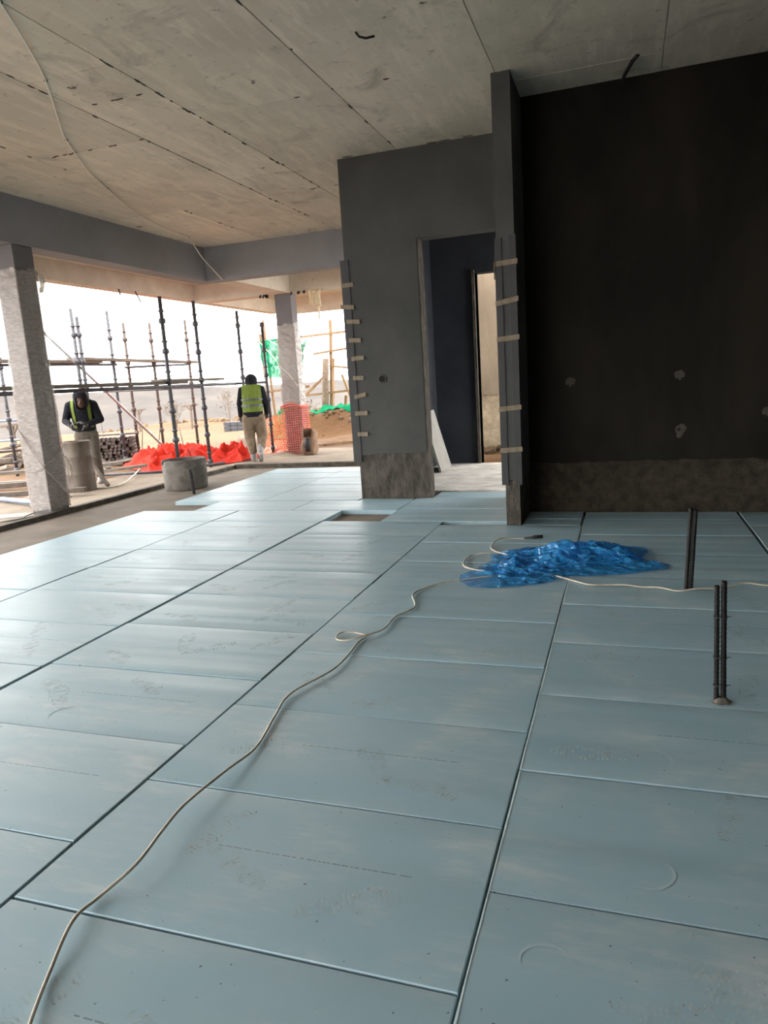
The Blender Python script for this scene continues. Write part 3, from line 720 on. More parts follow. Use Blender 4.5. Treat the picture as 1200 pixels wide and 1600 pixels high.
# ================================================================== wrapping film on the columns
def wrap(x0, x1, y0, y1, z0, z1, seed, amp=.012, nz=110, na=64, off=.012, slope=0):
    mb = MB(); per = []
    for i in range(na):
        t = 4*i/na; k = int(t); u = t-k
        cs = [(x0-off,y0-off),(x1+off,y0-off),(x1+off,y1+off),(x0-off,y1+off)]; a, b = cs[k], cs[(k+1) % 4]
        per.append((a[0]+(b[0]-a[0])*u, a[1]+(b[1]-a[1])*u))
    cx, cy = (x0+x1)/2, (y0+y1)/2; vs_ = []
    for j in range(nz+1):
        for i, (x, y) in enumerate(per):
            z = z0+(z1-z0)*j/nz; d = Vector((x-cx, y-cy, 0)); d.normalize()
            q = Vector((x*5, y*5, z*9+x*5+seed)); r = (1-abs(noise.noise(q)))**3*.7+(1-abs(noise.noise(q*2.7)))**3*.4
            tear = .06*noise.noise(Vector((i*.3, seed, 0))) if j in (0, nz) else 0
            vs_.append((x+d.x*amp*r, y+d.y*amp*r, z+tear))
    fs = [(j*na+i, j*na+(i+1) % na, (j+1)*na+(i+1) % na, (j+1)*na+i) for j in range(nz) for i in range(na)]
    return mb.add(vs_, fs, True)
o = wrap(-6.88, -6.6, 6.80, 7.10, .03, 2.85, 1.5, .011).build('wrapping_film', M_['film']); tag(o, 'clear wrinkled film wrapped round the near concrete column', 'plastic film')
tp = [(-6.86,6.775,2.0),(-6.60,6.775,1.45),(-6.575,6.80,1.38),(-6.575,7.08,1.02)]
part(MB().tube(spline([(-6.90,6.78,1.02),(-6.74,6.76,.78),(-6.585,6.77,.55),(-6.57,6.95,.32),(-6.565,7.12,.12)], 8), .007, 6, radii=None), 'twisted_fold', M_['film'], o)
part(MB().tube(spline([(-6.90,6.78,.52),(-6.74,6.76,.50),(-6.585,6.77,.56),(-6.57,6.95,.66),(-6.565,7.12,.78)], 8), .006, 6), 'twisted_fold', M_['film'], o)
def tuft(pts, w, seed, mat_, name, par):
    mb = MB(); P = spline(pts, 5); vs_ = []
    for i, p in enumerate(P):
        for k in range(9):
            a = 2*math.pi*k/9; rr = w*(.5+.6*abs(noise.noise(Vector((i*.5, k*1.7, seed)))))*(1-.55*abs(2*i/len(P)-1))
            vs_.append((p.x+rr*math.cos(a)*.6, p.y+rr*math.sin(a), p.z+.02*noise.noise(Vector((i, k, seed)))))
    n = len(P); fs = [(j*9+k, j*9+(k+1) % 9, (j+1)*9+(k+1) % 9, (j+1)*9+k) for j in range(n-1) for k in range(9)]
    mb.add(vs_, fs, True); return part(mb, name, mat_, par) if par else mb.build(name, mat_)
tuft([(-6.6,7.12,.66),(-6.58,7.16,.60),(-6.58,7.2,.50),(-6.58,7.19,.38)], .05, 3, M_['film_white'], 'loose_end', o)
o2 = tuft([(-6.6,7.12,2.84),(-6.6,7.17,2.80),(-6.6,7.19,2.72),(-6.6,7.15,2.60)], .07, 8, M_['film_white'], 'film_tuft', None)
tag(o2, 'bunched film tied at the top of the near column', 'plastic film')
o = wrap(-6.60, -6.25, 13.35, 13.60, .85, 2.55, 6.5, .03, 70, 48).build('wrapping_film', M_['film']); tag(o, 'torn clear film wrapped round the far column above the red net', 'plastic film')
part(MB().tube(spline([(-6.63,13.33,1.75),(-6.42,13.32,1.55),(-6.24,13.33,1.3),(-6.22,13.5,1.1)], 8), .010, 6), 'twisted_fold', M_['film_white'], o)

# netting
def strip_net(corners, nu, nv, r, diag=False):
    A, B, C, D = [Vector(c) for c in corners]; mb = MB()       # A,B bottom; D,C top
    P = lambda u, v: A.lerp(B, u).lerp(D.lerp(C, u), v)
    def seg(a, b):
        k = 6; pts = []
        for i in range(k+1):
            t = i/k; q = P(a[0]+(b[0]-a[0])*t, a[1]+(b[1]-a[1])*t); pts.append(q+Vector((0, .035*noise.noise(q*2.2), .02*noise.noise(q*3))))
        mb.tube(pts, r, 4, caps=False)
    if diag:
        n = nu+nv
        for i in range(-nv, nu+1):
            u0, v0 = i/nu, 0.; u1, v1 = (i+nv)/nu, 1.
            for s in (0, 1):
                a, b = (u0, v0), (u1, v1)
                t0 = max(0, (0-a[0])/(b[0]-a[0])); t1 = min(1, (1-a[0])/(b[0]-a[0]))
                if t1 > t0:
                    pa = (a[0]+(b[0]-a[0])*t0, t0); pb = (a[0]+(b[0]-a[0])*t1, t1)
                    if s: pa, pb = (1-pa[0], pa[1]), (1-pb[0], pb[1])
                    seg(pa, pb)
    else:
        for i in range(nu+1): seg((i/nu, 0), (i/nu, 1))
        for j in range(nv+1): seg((0, j/nv), (1, j/nv))
    return mb
f = empty('safety_fence', (-7.75, 14.6, -.1), 'bright orange mesh fence strung beside the far column', 'fence')
part(strip_net([(-7.95,14.8,-.12),(-6.75,14.1,-.08),(-6.78,14.1,.72),(-7.95,14.8,.62)], 12, 9, .011, True), 'mesh', M_['orange'], f)
part(MB().bar((-7.95,14.8,.64), (-6.78,14.1,.74), .05, .03), 'top_rail', M_['wood_new'], f)
part(MB().bar((-7.97,14.82,-.15), (-7.97,14.82,.66), .04), 'post', M_['wood_new'], f)
part(sheet([(-8.0,14.5),(-7.2,13.9),(-6.7,13.6),(-6.72,13.3),(-7.3,13.5),(-7.95,14.1)], 0, .12, 4, 60, 12, 4, floor_f=gz), 'trailing_mesh', M_['orange'], f)
nt_ = empty('column_net', (-6.42, 13.3, 0), 'faded red mesh net wrapped round the foot of the far column', 'net')
x0, x1, y0, y1 = -6.65, -6.20, 13.31, 13.65
for k, (a, b) in enumerate((((x0,y0),(x1,y0)), ((x1,y0),(x1,y1)))):
    part(strip_net([(a[0],a[1],-.08),(b[0],b[1],-.08),(b[0],b[1],.92),(a[0],a[1],.92)], 9 if k == 0 else 7, 22, .0075), 'net_side', M_['pink'], nt_)
for k in range(2): part(MB().tube(spline([(x0,y0-.01,.9-.03*k),(-6.42,y0-.03,.97-.05*k),(x1,y0-.01,.9),(x1+.01,y1,.93-.05*k)], 6), .014, 5), 'gathered_edge', M_['pink'], nt_)

# brown sack, hanging strips
sk = empty('paper_sack', (-6.0, 13.15, -.05), 'brown open paper sack standing against the foot of the far column', 'sack')
mb = MB(); n = 20
prof = [(.16,0),(.19,.08),(.17,.22),(.15,.32),(.16,.42),(.11,.50)]; vs_ = []
for (r, z) in prof:
    for k in range(n):
        a = 2*math.pi*k/n; rr = r*(1+.28*noise.noise(Vector((math.cos(a)*1.5, math.sin(a)*1.5, z*5)))); cut = .16 if (math.sin(a) < -.6 and z > .25) else 0
        vs_.append((rr*math.cos(a), rr*math.sin(a)*.8, z-cut))
mb.add(vs_, [(j*n+k, j*n+(k+1) % n, (j+1)*n+(k+1) % n, (j+1)*n+k) for j in range(len(prof)-1) for k in range(n)], True)
mb.build('sack_body', M_['sack'], sk)
MB().lathe([(.0,.30),(.05,.31),(.085,.2),(.08,.04),(0,.03)], (0,-.085,.02), 14, .3, 5).build('dark_inside', M_['black_rubber'], sk)  # black core put in for the darkness inside the open sack
hs = empty('hanging_strips', (-5.68, 13.25, 3.1), 'cream cloth strips hanging from the outer beam right of the far column', 'cloth')
for i in range(7):
    x = -5.80+.035*i+random.uniform(-.01,.01); l = random.uniform(.25,.38) if i != 5 else .56
    pts = [(x+.03*noise.noise(Vector((i, k*.6, 0))), 13.27+.02*noise.noise(Vector((i, k*.6, 4))), 3.12-l*k/8) for k in range(9)]
    part(MB().tube(pts, .02, 5, radii=[.022*(1-.35*abs(noise.noise(Vector((i*3.1, k, 0))))) for k in range(9)]), 'strip', M_['cream'], hs)
put(MB().tube([(-5.98,13.3,3.4),(-5.93,13.29,3.25),(-5.9,13.29,3.08)], .006, 5), 'hanging_wire', M_['cable'], 'thin pale wire hanging down the face of the outer beam', 'wire')

# ================================================================== drum, tub
drum = empty('steel_drum', (-8.1, 9.05, -.1), 'tall weathered steel drum used as a work table in front of the bent worker', 'drum')
MB().lathe([(0,0),(.215,0),(.222,.01),(.214,.03),(.212,.26),(.218,.28),(.212,.30),(.208,.53),(.214,.55),(.208,.57),(.205,.76),(.210,.775),(.205,.785)], (0,0,0), 36, .03).build('drum_body', M_['drum'], drum)
MB().lathe([(.205,.785),(.195,.785),(.19,.77),(0,.768)], (0,0,0), 36, .03).build('drum_lid', M_['drum'], drum)
tub = empty('mortar_tub', (-6.06, 8.86, SZ), 'low round grey mortar tub with a broken rim standing on the slab', 'tub')
mb = MB(); n = 48; prof = [(0,0),(.29,0),(.305,.02),(.312,.22),(.318,.43),(.29,.43),(.285,.2),(.27,.06),(0,.05)]; vs_ = []
for j, (r, z) in enumerate(prof):
    for k in range(n):
        a = 2*math.pi*k/n; zz = z
        if z > .4: zz += .015*noise.noise(Vector((math.cos(a)*3, math.sin(a)*3, 0))) - .09*max(0, 1-abs(math.atan2(math.sin(a+2.25), math.cos(a+2.25)))/.28)
        vs_.append((r*math.cos(a), r*math.sin(a), zz))
mb.add(vs_, [(j*n+k, j*n+(k+1) % n, (j+1)*n+(k+1) % n, (j+1)*n+k) for j in range(len(prof)-1) for k in range(n)], True).build('tub_shell', M_['tub'], tub)
MB().lathe([(.02,.3),(.19,.31),(.284,.30)], (0,0,0), 32, .05, 2).build('dried_mortar', M_['slab'], tub)

# ================================================================== scaffold
sc = empty('scaffold', (-8.6, 12, -.1), 'steel tube scaffold with collared posts standing along the veranda', 'scaffold')
def standard(x, y, h_, r=.026, m='steel', cups=None, lean=.0):
    z0 = gz(x, y)
    p = part(MB().tube([(x, y, z0), (x+lean, y, h_)], r, 10), 'standard', M_[m], sc)
    zs = cups or [z0+.12+.5*i for i in range(int((h_-z0)/.5)+1)]
    for i, z in enumerate(zs):
        if z > h_-.05: continue
        cx = x+lean*(z-z0)/(h_-z0)
        k = MB().lathe([(r,-.045),(r*1.5,-.04),(r*1.75,-.01),(r*1.75,.015),(r*1.3,.04),(r,.045)], (cx, y, z), 10); k.build('collar', M_[m], p)
        if z+.16 < h_-.03: MB().lathe([(r,-.02),(r*1.45,-.012),(r*1.45,.012),(r,.02)], (cx, y, z+.16), 10).build('collar', M_[m], p)
    return p
for a in [(-7.36,10.6,2.92,.034),(-7.36,11.6,2.93,.031),(-7.19,12.83,2.82,.028),(-6.98,13.43,2.62,.028)]: standard(*a)
for x, y, h_, m in [(-11.4,11.02,2.9,'steel'),(-9.86,11.35,3.0,'steel'),(-10.08,12.64,3.06,'steel'),(-10.24,13.32,2.88,'rust'),(-10.06,13.99,2.89,'rust'),(-9.67,14.8,2.97,'rust'),(-9.80,11.42,2.85,'steel'),(-10.9,9.55,2.7,'steel')]:
    standard(x, y, h_, .031, m)
def ledger(a, b, r=.024, m='steel', name='ledger'): return part(MB().tube([a, b], r, 8), name, M_[m], sc)
ledger((-7.36,6.4,1.45), (-7.36,12.83,1.43), .028); ledger((-7.36,12.83,1.43), (-6.98,13.43,1.42), .024)
ledger((-10.0,8.8,1.97), (-10.05,12.7,1.98)); ledger((-10.24,13.2,1.93), (-10.06,14.0,1.95)); ledger((-10.06,14.0,1.95), (-9.67,14.85,1.96))
ledger((-10.2,9.0,1.9), (-11.9,11.4,1.9))
ledger((-8.85,10.3,-.02), (-7.36,10.6,-.02)); ledger((-7.36,10.6,.02), (-7.0,11.5,.0)); ledger((-8.9,14.3,.02), (-7.5,13.9,.0)); ledger((-9.6,12.2,-.02), (-7.6,11.2,-.03))
ledger((-9.9,10.3,2.8), (-9.9,13.9,.05), .026, 'galv', 'brace')
for x, y in ((-7.36,10.6),(-7.36,11.6)): ledger((x,y,1.40), (-10.05,y+1.6,1.44), .02, 'steel')
def plank(a, b, w, t, label, m='wood', name='scaffold_plank', up_=(0,0,1)):
    return put(MB().bar(a, b, w, t, up_), name, M_[m], label, 'plank')
plank((-7.50,6.2,1.52), (-7.50,11.2,1.50), .24, .05, 'thick grey plank on the lower scaffold lift, reaching past the near column')
plank((-7.46,10.4,1.545), (-7.44,12.35,1.53), .24, .04, 'short plank end on the lower scaffold lift before the walking worker')
plank((-10.05,8.4,2.05), (-10.1,12.2,2.03), .24, .05, 'plank on the upper scaffold lift, at its left end')
plank((-10.05,11.4,2.09), (-10.0,15.6,2.03), .24, .05, 'plank on the upper scaffold lift, overlapping at its right end')
# ================================================================== yard items
def timber(a, b, w, t, label, m='wood', name='timber'): return put(MB().bar(a, b, w, t), name, M_[m], label, 'timber')
timber((-9.3,10.5,-.02), (-8.15,10.75,.08), .12, .05, 'sawn timber length lying on the ground beside the drum', 'wood')
timber((-8.42,9.6,.36), (-7.83,9.32,-.06), .05, .05, 'short timber leaning on the ground right of the drum', 'wood')
put(MB().tube(spline([(-8.2,9.1,-.08),(-7.75,9.25,-.08),(-7.75,9.6,-.07),(-8.0,10.2,-.02),(-8.2,10.6,.02),(-8.3,10.85,.06)], 6), .014, 6), 'hose', M_['cable'], 'pale hose curving from the drum foot to the red tarpaulin', 'hose')
put(MB().tube([(-8.7,8.05,-.05),(-7.0,7.35,-.01)], .035, 10), 'scaffold_tube', M_['bluepipe'], 'thick blue-grey tube lying on the ground behind the near column', 'tube')
put(MB().tube([(-13.2,11.3,.98),(-11.5,11.6,.98)], .022, 8), 'scaffold_tube', M_['bluepipe'], 'upper thin blue tube left of the near column', 'tube')
put(MB().tube([(-13.2,11.3,.55),(-11.0,11.7,.60)], .022, 8), 'scaffold_tube', M_['bluepipe'], 'lower thin blue tube left of the near column', 'tube')
timber((-9.9,7.9,-.02), (-7.6,8.55,.0), .1, .07, 'dark wet beam lying on the ground left of the near column, nearest the kerb', 'dark_wood')
timber((-10.9,8.4,.0), (-8.8,9.2,.03), .12, .08, 'dark wet beam lying behind the blue-grey tube', 'dark_wood')
timber((-11.6,9.2,.1), (-8.8,10.8,.12), .1, .06, 'grey pole lying across the timber pile at left', 'wood')
timber((-11.2,8.9,.02), (-9.0,9.6,.02), .14, .03, 'flat grey plank lying among the timber left of the near column', 'wood')
put(MB().bar((-7.6,6.2,.0), (-6.68,6.55,.02), .3, .012, (0,0,1)), 'white_strip', M_['white_board'], 'white strip of sheet lying on the kerb before the near column', 'sheet')
proto = {}
for m in ('dark_wood', 'wood', 'rust'): proto[m] = [MB().bar((-l/2,0,0), (l/2,0,0), w, w*.8).mesh('timber_offcut', M_[m]) for l, w in ((.9,.07),(.6,.09),(1.2,.06))]
for k in range(48):
    m = random.choice(('dark_wood','wood','wood','rust')); t = random.random()
    x = -12.9+3.0*random.random(); y = 11.1+1.6*random.random()+(-x-11)*.2; hz = .62*math.exp(-((x+11.9)/1.1)**2)*(1-abs(y-12)/1.6)
    o = bpy.data.objects.new('timber_offcut', random.choice(proto[m])); COL.objects.link(o)
    o.location = (x, y, gz(x, y)+.04+max(0,hz)*random.random()); o.rotation_euler = (random.uniform(-.5,.5), random.uniform(-.25,.25), random.uniform(-.9,.9))
    tag(o, {'dark_wood':'dark wet timber offcut in the heap left of the near column','wood':'grey weathered timber offcut in the heap left of the near column','rust':'rust-brown offcut in the heap left of the near column'}[m], 'timber', 'timber offcuts heaped at the left edge')
pm = MB().tube([(0,-.35,0),(0,.35,0)], .036, 8).mesh('steel_prop', M_['rust'])
for j in range(8):
    for i in range(11):
        o = bpy.data.objects.new('steel_prop', pm); COL.objects.link(o)
        o.location = (-10.95+.075*i+.03*(j % 2)+random.uniform(-.01,.01), 12.75+.035*i+random.uniform(-.06,.06), -.06+.069*j+random.uniform(-.006,.006)); o.rotation_euler = (0, 0, .5+random.uniform(-.05,.05))
        tag(o, 'rusty tube end in the square stack behind the drum', 'steel tube', 'stacked tubes behind the drum')
put(MB().bar((-11.1,12.6,.53), (-10.0,13.0,.53), .35, .03), 'cover_board', M_['dark_wood'], 'board lying on top of the stacked rusty tubes', 'board')
# red tarpaulins
o = sheet([(-9.6,11.9),(-8.2,10.9),(-7.75,11.1),(-7.72,11.5),(-8.0,12.3),(-8.1,13.3),(-9.0,13.4),(-9.9,12.9)], 0, .38, 2.2, 120, 34, 1.5, .06, floor_f=gz).build('red_tarpaulin', M_['red']); tag(o, 'crumpled red tarpaulin heaped behind the mortar tub', 'tarpaulin')
o = sheet([(-7.5,11.75),(-6.72,11.7),(-6.72,12.3),(-6.95,12.7),(-7.6,12.7),(-7.8,12.3)], 0, .34, 5.2, 90, 26, 2.0, .05, floor_f=gz).build('red_tarpaulin', M_['red']); tag(o, 'folded red tarpaulin at the feet of the walking worker', 'tarpaulin')
mb = MB().cbox(-.20,.20,-.15,.15,0,.46,.05); bl = put(mb, 'concrete_block', M_['block'], 'upright pale concrete block beside the walking worker', 'block'); bl.location = (-7.32, 12.95, -.1); bl.rotation_euler = (0, .12, .3)
gb = empty('block_pallet', (-12.9, 22.5, gz(-12.9,22.5)-.1), 'grey ribbed blocks stacked on the soil beyond the walking worker', 'blocks')
for j in range(3):
    for i in range(4): MB().cbox(-.55+.28*i, -.29+.28*i, -.2, .2, .02+.14*j, .145+.14*j, .01).build('block', M_['block_grey'], gb)

# T posts, stakes and shrubs on the soil
for x, y, hh, lb_ in ((-15.85,24,.95,'T-topped post on the soil between the two nearest scaffold posts'),(-18.25,24,.9,'T-topped post on the soil left of the nearest scaffold post'),(-13.6,13.2,.9,'T-topped post far left beyond the blue tubes')):
    z = gz(x, y)-.05; e = empty('trellis_post', (x, y, z), lb_, 'post')
    MB().bar((0,0,0), (.02,0,hh+.0), .06).build('upright', M_['twig'], e); MB().bar((-.36,0,hh-.02), (.36,0,hh+.03), .05).build('crossbar', M_['twig'], e)
    MB().bar((-.18,0,hh), (0,0,hh-.2), .035).build('strut', M_['twig'], e); MB().bar((.18,0,hh), (.02,0,hh-.2), .035).build('strut', M_['twig'], e)
for k, (x, y, l) in enumerate(((-13.0,15.6,.8),(-12.7,15.8,.7),(-12.2,16.0,.75),(-11.9,16.3,.6),(-13.6,15.2,.85),(-11.3,16.6,.5))):
    z = gz(x, y); put(MB().tube([(x,y,z-.05),(x+random.uniform(-.15,.15),y,z+l)], .012, 5), 'ground_stake', M_['rust'], 'thin rusty stake stuck in the soil beyond the tube stack', 'stake', 'thin stakes in the soil')
def shrub(x, y, hh, label, seed, leaves=50):
    random.seed(seed); e = empty('dry_shrub', (x, y, gz(x, y)-.05), label, 'shrub'); mb = MB(); tips = []
    def grow(p, d, l, r, lev):
        q = p+d*l; mid = p.lerp(q, .5)+Vector((random.uniform(-.05,.05), random.uniform(-.05,.05), 0))*l
        mb.tube([p, mid, q], r, 4, False, [r, r*.8, r*.6])
        if lev == 0: tips.append(q); return
        for _ in range(3):
            nd = (d+Vector((random.uniform(-.8,.8), random.uniform(-.8,.8), random.uniform(-.1,.6)))).normalized(); grow(q if random.random() < .7 else mid, nd, l*.62, r*.6, lev-1)
    for _ in range(4): grow(Vector((0,0,0)), Vector((random.uniform(-.5,.5), random.uniform(-.5,.5), 1)).normalized(), hh*.42, .013, 3)
    mb.build('branches', M_['twig'], e)
    lf = MB()
    for _ in range(leaves):
        t = random.choice(tips)+Vector((random.uniform(-.06,.06),)*3); a = Vector((random.uniform(-1,1), random.uniform(-1,1), random.uniform(-1,1))).normalized(); b = a.orthogonal().normalized(); s = .035
        lf.add([t, t+a*s+b*s*.5, t+a*2*s, t+a*s-b*s*.5], [(0,1,2,3)])
    lf.build('leaves', M_['twig'], e, kind='stuff')
shrub(-14.8, 25, 1.45, 'bare twiggy shrub left of the walking worker', 11)
shrub(-16.9, 24.5, 1.2, 'bare twiggy shrub behind the scaffold between the T-topped posts', 12)
shrub(-17.6, 25.5, 1.3, 'thin twiggy shrub beside the left T-topped post', 13)
shrub(-9.3, 20.5, .7, 'low dry shrub on the earth bank right of the far column', 14, 110)
random.seed(21)

# timber frame with trunk post on the earth bank
fr = empty('pole_shelter', (-7.9, 19, .5), 'rough timber frame of poles and rails standing on the earth bank', 'frame')
def fb(a, b, w, name, m='wood_new'): return part(MB().bar(a, b, w), name, M_[m], fr)
fb((-7.90,19,.4), (-7.75,19.02,3.04), .075, 'upright'); fb((-7.95,19.1,.4), (-7.80,19.1,2.0), .1, 'upright'); fb((-7.55,19.1,.4),(-7.47,19.1,.95), .07, 'upright')
fb((-8.9,19,2.64), (-6.6,18.98,2.71), .06, 'rail'); fb((-8.31,18.95,2.15), (-6.7,18.95,2.28), .055, 'rail'); fb((-7.85,18.95,1.79), (-6.6,18.95,1.60), .05, 'rail'); fb((-8.8,18.95,1.0), (-6.6,18.95,1.12), .06, 'rail')
fb((-8.69,19.05,1.03), (-8.01,19.05,1.57), .06, 'brace'); fb((-7.48,18.9,1.53), (-7.15,18.9,.6), .06, 'brace')
part(MB().tube([(-8.07,18.9,.4),(-8.03,18.9,.9),(-7.98,18.9,1.5),(-7.93,18.9,2.0)], .1, 12, radii=[.105,.1,.092,.09]), 'trunk_post', M_['bark'], fr)
# green net frame
gf = empty('screen_posts', (-9.0, 17.4, 0), 'timber posts carrying green shade net left of the far column', 'frame')
part(MB().bar((-9.0,17.4,-.1), (-9.12,17.4,2.7), .06), 'upright', M_['wood_new'], gf); part(MB().bar((-8.88,17.45,.0), (-9.02,17.45,3.05), .05), 'upright', M_['wood_new'], gf)
part(MB().bar((-9.5,17.38,1.16), (-7.8,17.38,1.27), .06), 'rail', M_['wood_new'], gf); part(MB().bar((-9.2,17.38,2.50), (-7.9,17.38,2.55), .09, .05), 'rail', M_['wood_new'], gf)
def net_cloth(A, B, C, D, n, m, amp, seed):
    A, B, C, D = [Vector(p) for p in (A, B, C, D)]; mb = MB(); vs_ = []
    for j in range(n+1):
        for i in range(n+1):
            u, v = i/n, j/n; q = A.lerp(B, u).lerp(D.lerp(C, u), v); w = amp*noise.noise(Vector((u*2+v*3+seed, (u-v)*1.2, 0)))+amp*.4*noise.noise(Vector((u*7, v*4, seed)))
            vs_.append(q+Vector((.15*w*(v > .0), w, -.12*math.sin(math.pi*u)*(1-v)*.6)))
    return mb.add(vs_, [(j*(n+1)+i, j*(n+1)+i+1, (j+1)*(n+1)+i+1, (j+1)*(n+1)+i) for j in range(n) for i in range(n)], True)
gn = net_cloth((-9.05,17.3,1.60),(-7.9,17.3,1.62),(-7.9,17.3,2.56),(-9.13,17.3,2.52), 22, 0, .10, 3).build('shade_net', M_['green']); tag(gn, 'green shade net stretched between timber posts left of the far column', 'net')
part(MB().tube([(-9.05,17.18,2.5),(-8.6,17.15,2.0),(-8.4,17.15,1.62)], .012, 4), 'cord', M_['cable'], gn); part(MB().tube([(-8.75,17.18,2.5),(-8.2,17.15,2.2),(-7.9,17.15,2.0)], .012, 4), 'cord', M_['cable'], gn)
tag(net_cloth((-8.0,17.3,2.02),(-7.93,17.3,1.98),(-7.72,17.3,2.52),(-8.0,17.3,2.2), 10, 0, .05, 7).build('net_scrap', M_['green']), 'torn scrap of green net fluttering right of the far column', 'net')
tag(sheet([(-9.3,17.7),(-8.8,17.3),(-8.3,17.4),(-8.2,17.9),(-8.7,18.3),(-9.2,18.2)], 0, .5, 6, 60, 16, 2.4, .05, floor_f=gz).build('net_heap', M_['green']), 'green net lying in a heap behind the orange fence', 'net')
tag(sheet([(-8.3,18.3),(-7.2,18.25),(-6.2,18.5),(-6.2,18.9),(-7.3,18.8),(-8.3,18.8)], 0, .14, 8, 80, 12, 2.4, .05, floor_f=gz).build('net_strip', M_['green']), 'strip of green net trailing along the top of the earth bank', 'net')
for k, (a, b, lb_) in enumerate((((-7.2,15.2,-.06),(-5.0,16.2,-.03),'bleached pole lying on the soil right of the far column'),((-6.9,14.6,-.05),(-4.6,16.6,-.02),'second bleached pole lying nearer to the kerb, crossing the first'))):
    timber(a, b, .09, .05, lb_, 'wood_new', 'ground_pole')

# ================================================================== people
def capsule(mb, a, b, ra, rb, sx=1, sy=1, n=14):
    a = Vector(a); b = Vector(b); d = b-a; L_ = d.length
    if L_ < 1e-5: d = Vector((0,0,1)); L_ = 1e-5
    d.normalize(); ref = Vector((0,1,0)) if abs(d.y) < .8 else Vector((0,0,1)); x = d.cross(ref).normalized(); y = x.cross(d).normalized()
    o = len(mb.v); rings = []
    for k in range(1, 5): t = -math.pi/2+k*math.pi/10; rings.append((a+d*ra*math.sin(t), ra*math.cos(t)))
    rings.append((a, ra)); rings.append((b, rb))
    for k in range(1, 5): t = k*math.pi/10; rings.append((b+d*rb*math.sin(t), rb*math.cos(t)))
    mb.v.append(tuple(a-d*ra))
    for c, r in rings:
        for k in range(n):
            an = 2*math.pi*k/n; mb.v.append(tuple(c+x*math.cos(an)*r*sx+y*math.sin(an)*r*sy))
    mb.v.append(tuple(b+d*rb)); m = len(rings); last = o+1+m*n
    for k in range(n):
        k2 = (k+1) % n; mb.f.append((o, o+1+k2, o+1+k)); mb.f.append((last, o+1+(m-1)*n+k, o+1+(m-1)*n+k2)); mb.sm += [True, True]
        for j in range(m-1): mb.f.append((o+1+j*n+k, o+1+j*n+k2, o+1+(j+1)*n+k2, o+1+(j+1)*n+k)); mb.sm.append(True)
def fused(segs, infl=0, voxel=.0085, smooth=4):
    mb = MB()
    for s in segs:
        a, b, ra, rb = s[:4]; sx, sy = (s[5], s[6]) if len(s) > 5 else (1, 1); capsule(mb, a, b, ra+infl, rb+infl, sx, sy)
    tmp = bpy.data.objects.new('tmp', mb.mesh('tmp')); COL.objects.link(tmp)
    r = tmp.modifiers.new('r', 'REMESH'); r.mode = 'VOXEL'; r.voxel_size = voxel; r.use_smooth_shade = True
    sm = tmp.modifiers.new('s', 'SMOOTH'); sm.iterations = smooth; sm.factor = .5
    dg = bpy.context.evaluated_depsgraph_get(); me = bpy.data.meshes.new_from_object(tmp.evaluated_get(dg))
    old = tmp.data; bpy.data.objects.remove(tmp); bpy.data.meshes.remove(old)
    me.materials.clear(); return me
def seg_dist(p, a, b, ra, rb):
    a = Vector(a); b = Vector(b); ab = b-a; t = max(0, min(1, (p-a).dot(ab)/max(ab.length_squared, 1e-9))); return (p-a-ab*t).length-(ra+(rb-ra)*t)
def body(name, segs, mats, loc, rz, label):
    me = fused(segs)
    for m in mats: me.materials.append(M_[m])
    ss = [(Vector(s[0]), Vector(s[1]), s[2], s[3], mats.index(s[4])) for s in segs]
    for p in me.polygons:
        c = p.center; p.material_index = min(ss, key=lambda s: seg_dist(c, *s[:4]))[4]; p.use_smooth = True
    o = bpy.data.objects.new(name, me); COL.objects.link(o); o.location = loc; o.rotation_euler = (0,0,rz); tag(o, label, 'person'); return o
def shell(name, segs, infl, keep, m, parent, voxel=.012):
    me = fused(segs, infl, voxel, 3); bm = bmesh.new(); bm.from_mesh(me)
    bmesh.ops.delete(bm, geom=[f for f in bm.faces if not keep(f.calc_center_median())], context='FACES'); bm.to_mesh(me); bm.free()
    me.materials.append(M_[m])
    for p in me.polygons: p.use_smooth = True; p.material_index = 0
    o = bpy.data.objects.new(name, me); COL.objects.link(o); o.parent = parent; return o
def hand(w, d, side, m, palm_n=(0,1,0)):
    """palm and five curled fingers from wrist w along d"""
    w = Vector(w); d = Vector(d).normalized(); s = d.cross(Vector(palm_n)).normalized()*side; n_ = Vector(palm_n); out = [(w, w+d*.075, .026, .034, m, 1.25, .7)]
    for i in range(4):
        k = w+d*.085+s*(.033-.022*i); l = (.034,.040,.037,.028)[i]; a = k+d*l+n_*.012; b = a+d*l*.5+n_*.026
        out += [(k, a, .0105, .010, m), (a, b, .010, .0085, m)]
    t0 = w+d*.03+s*.036; t1 = t0+d*.03+s*.022+n_*.012; out += [(t0, t1, .013, .0115, m), (t1, t1+d*.03+n_*.012, .0115, .0095, m)]
    return out

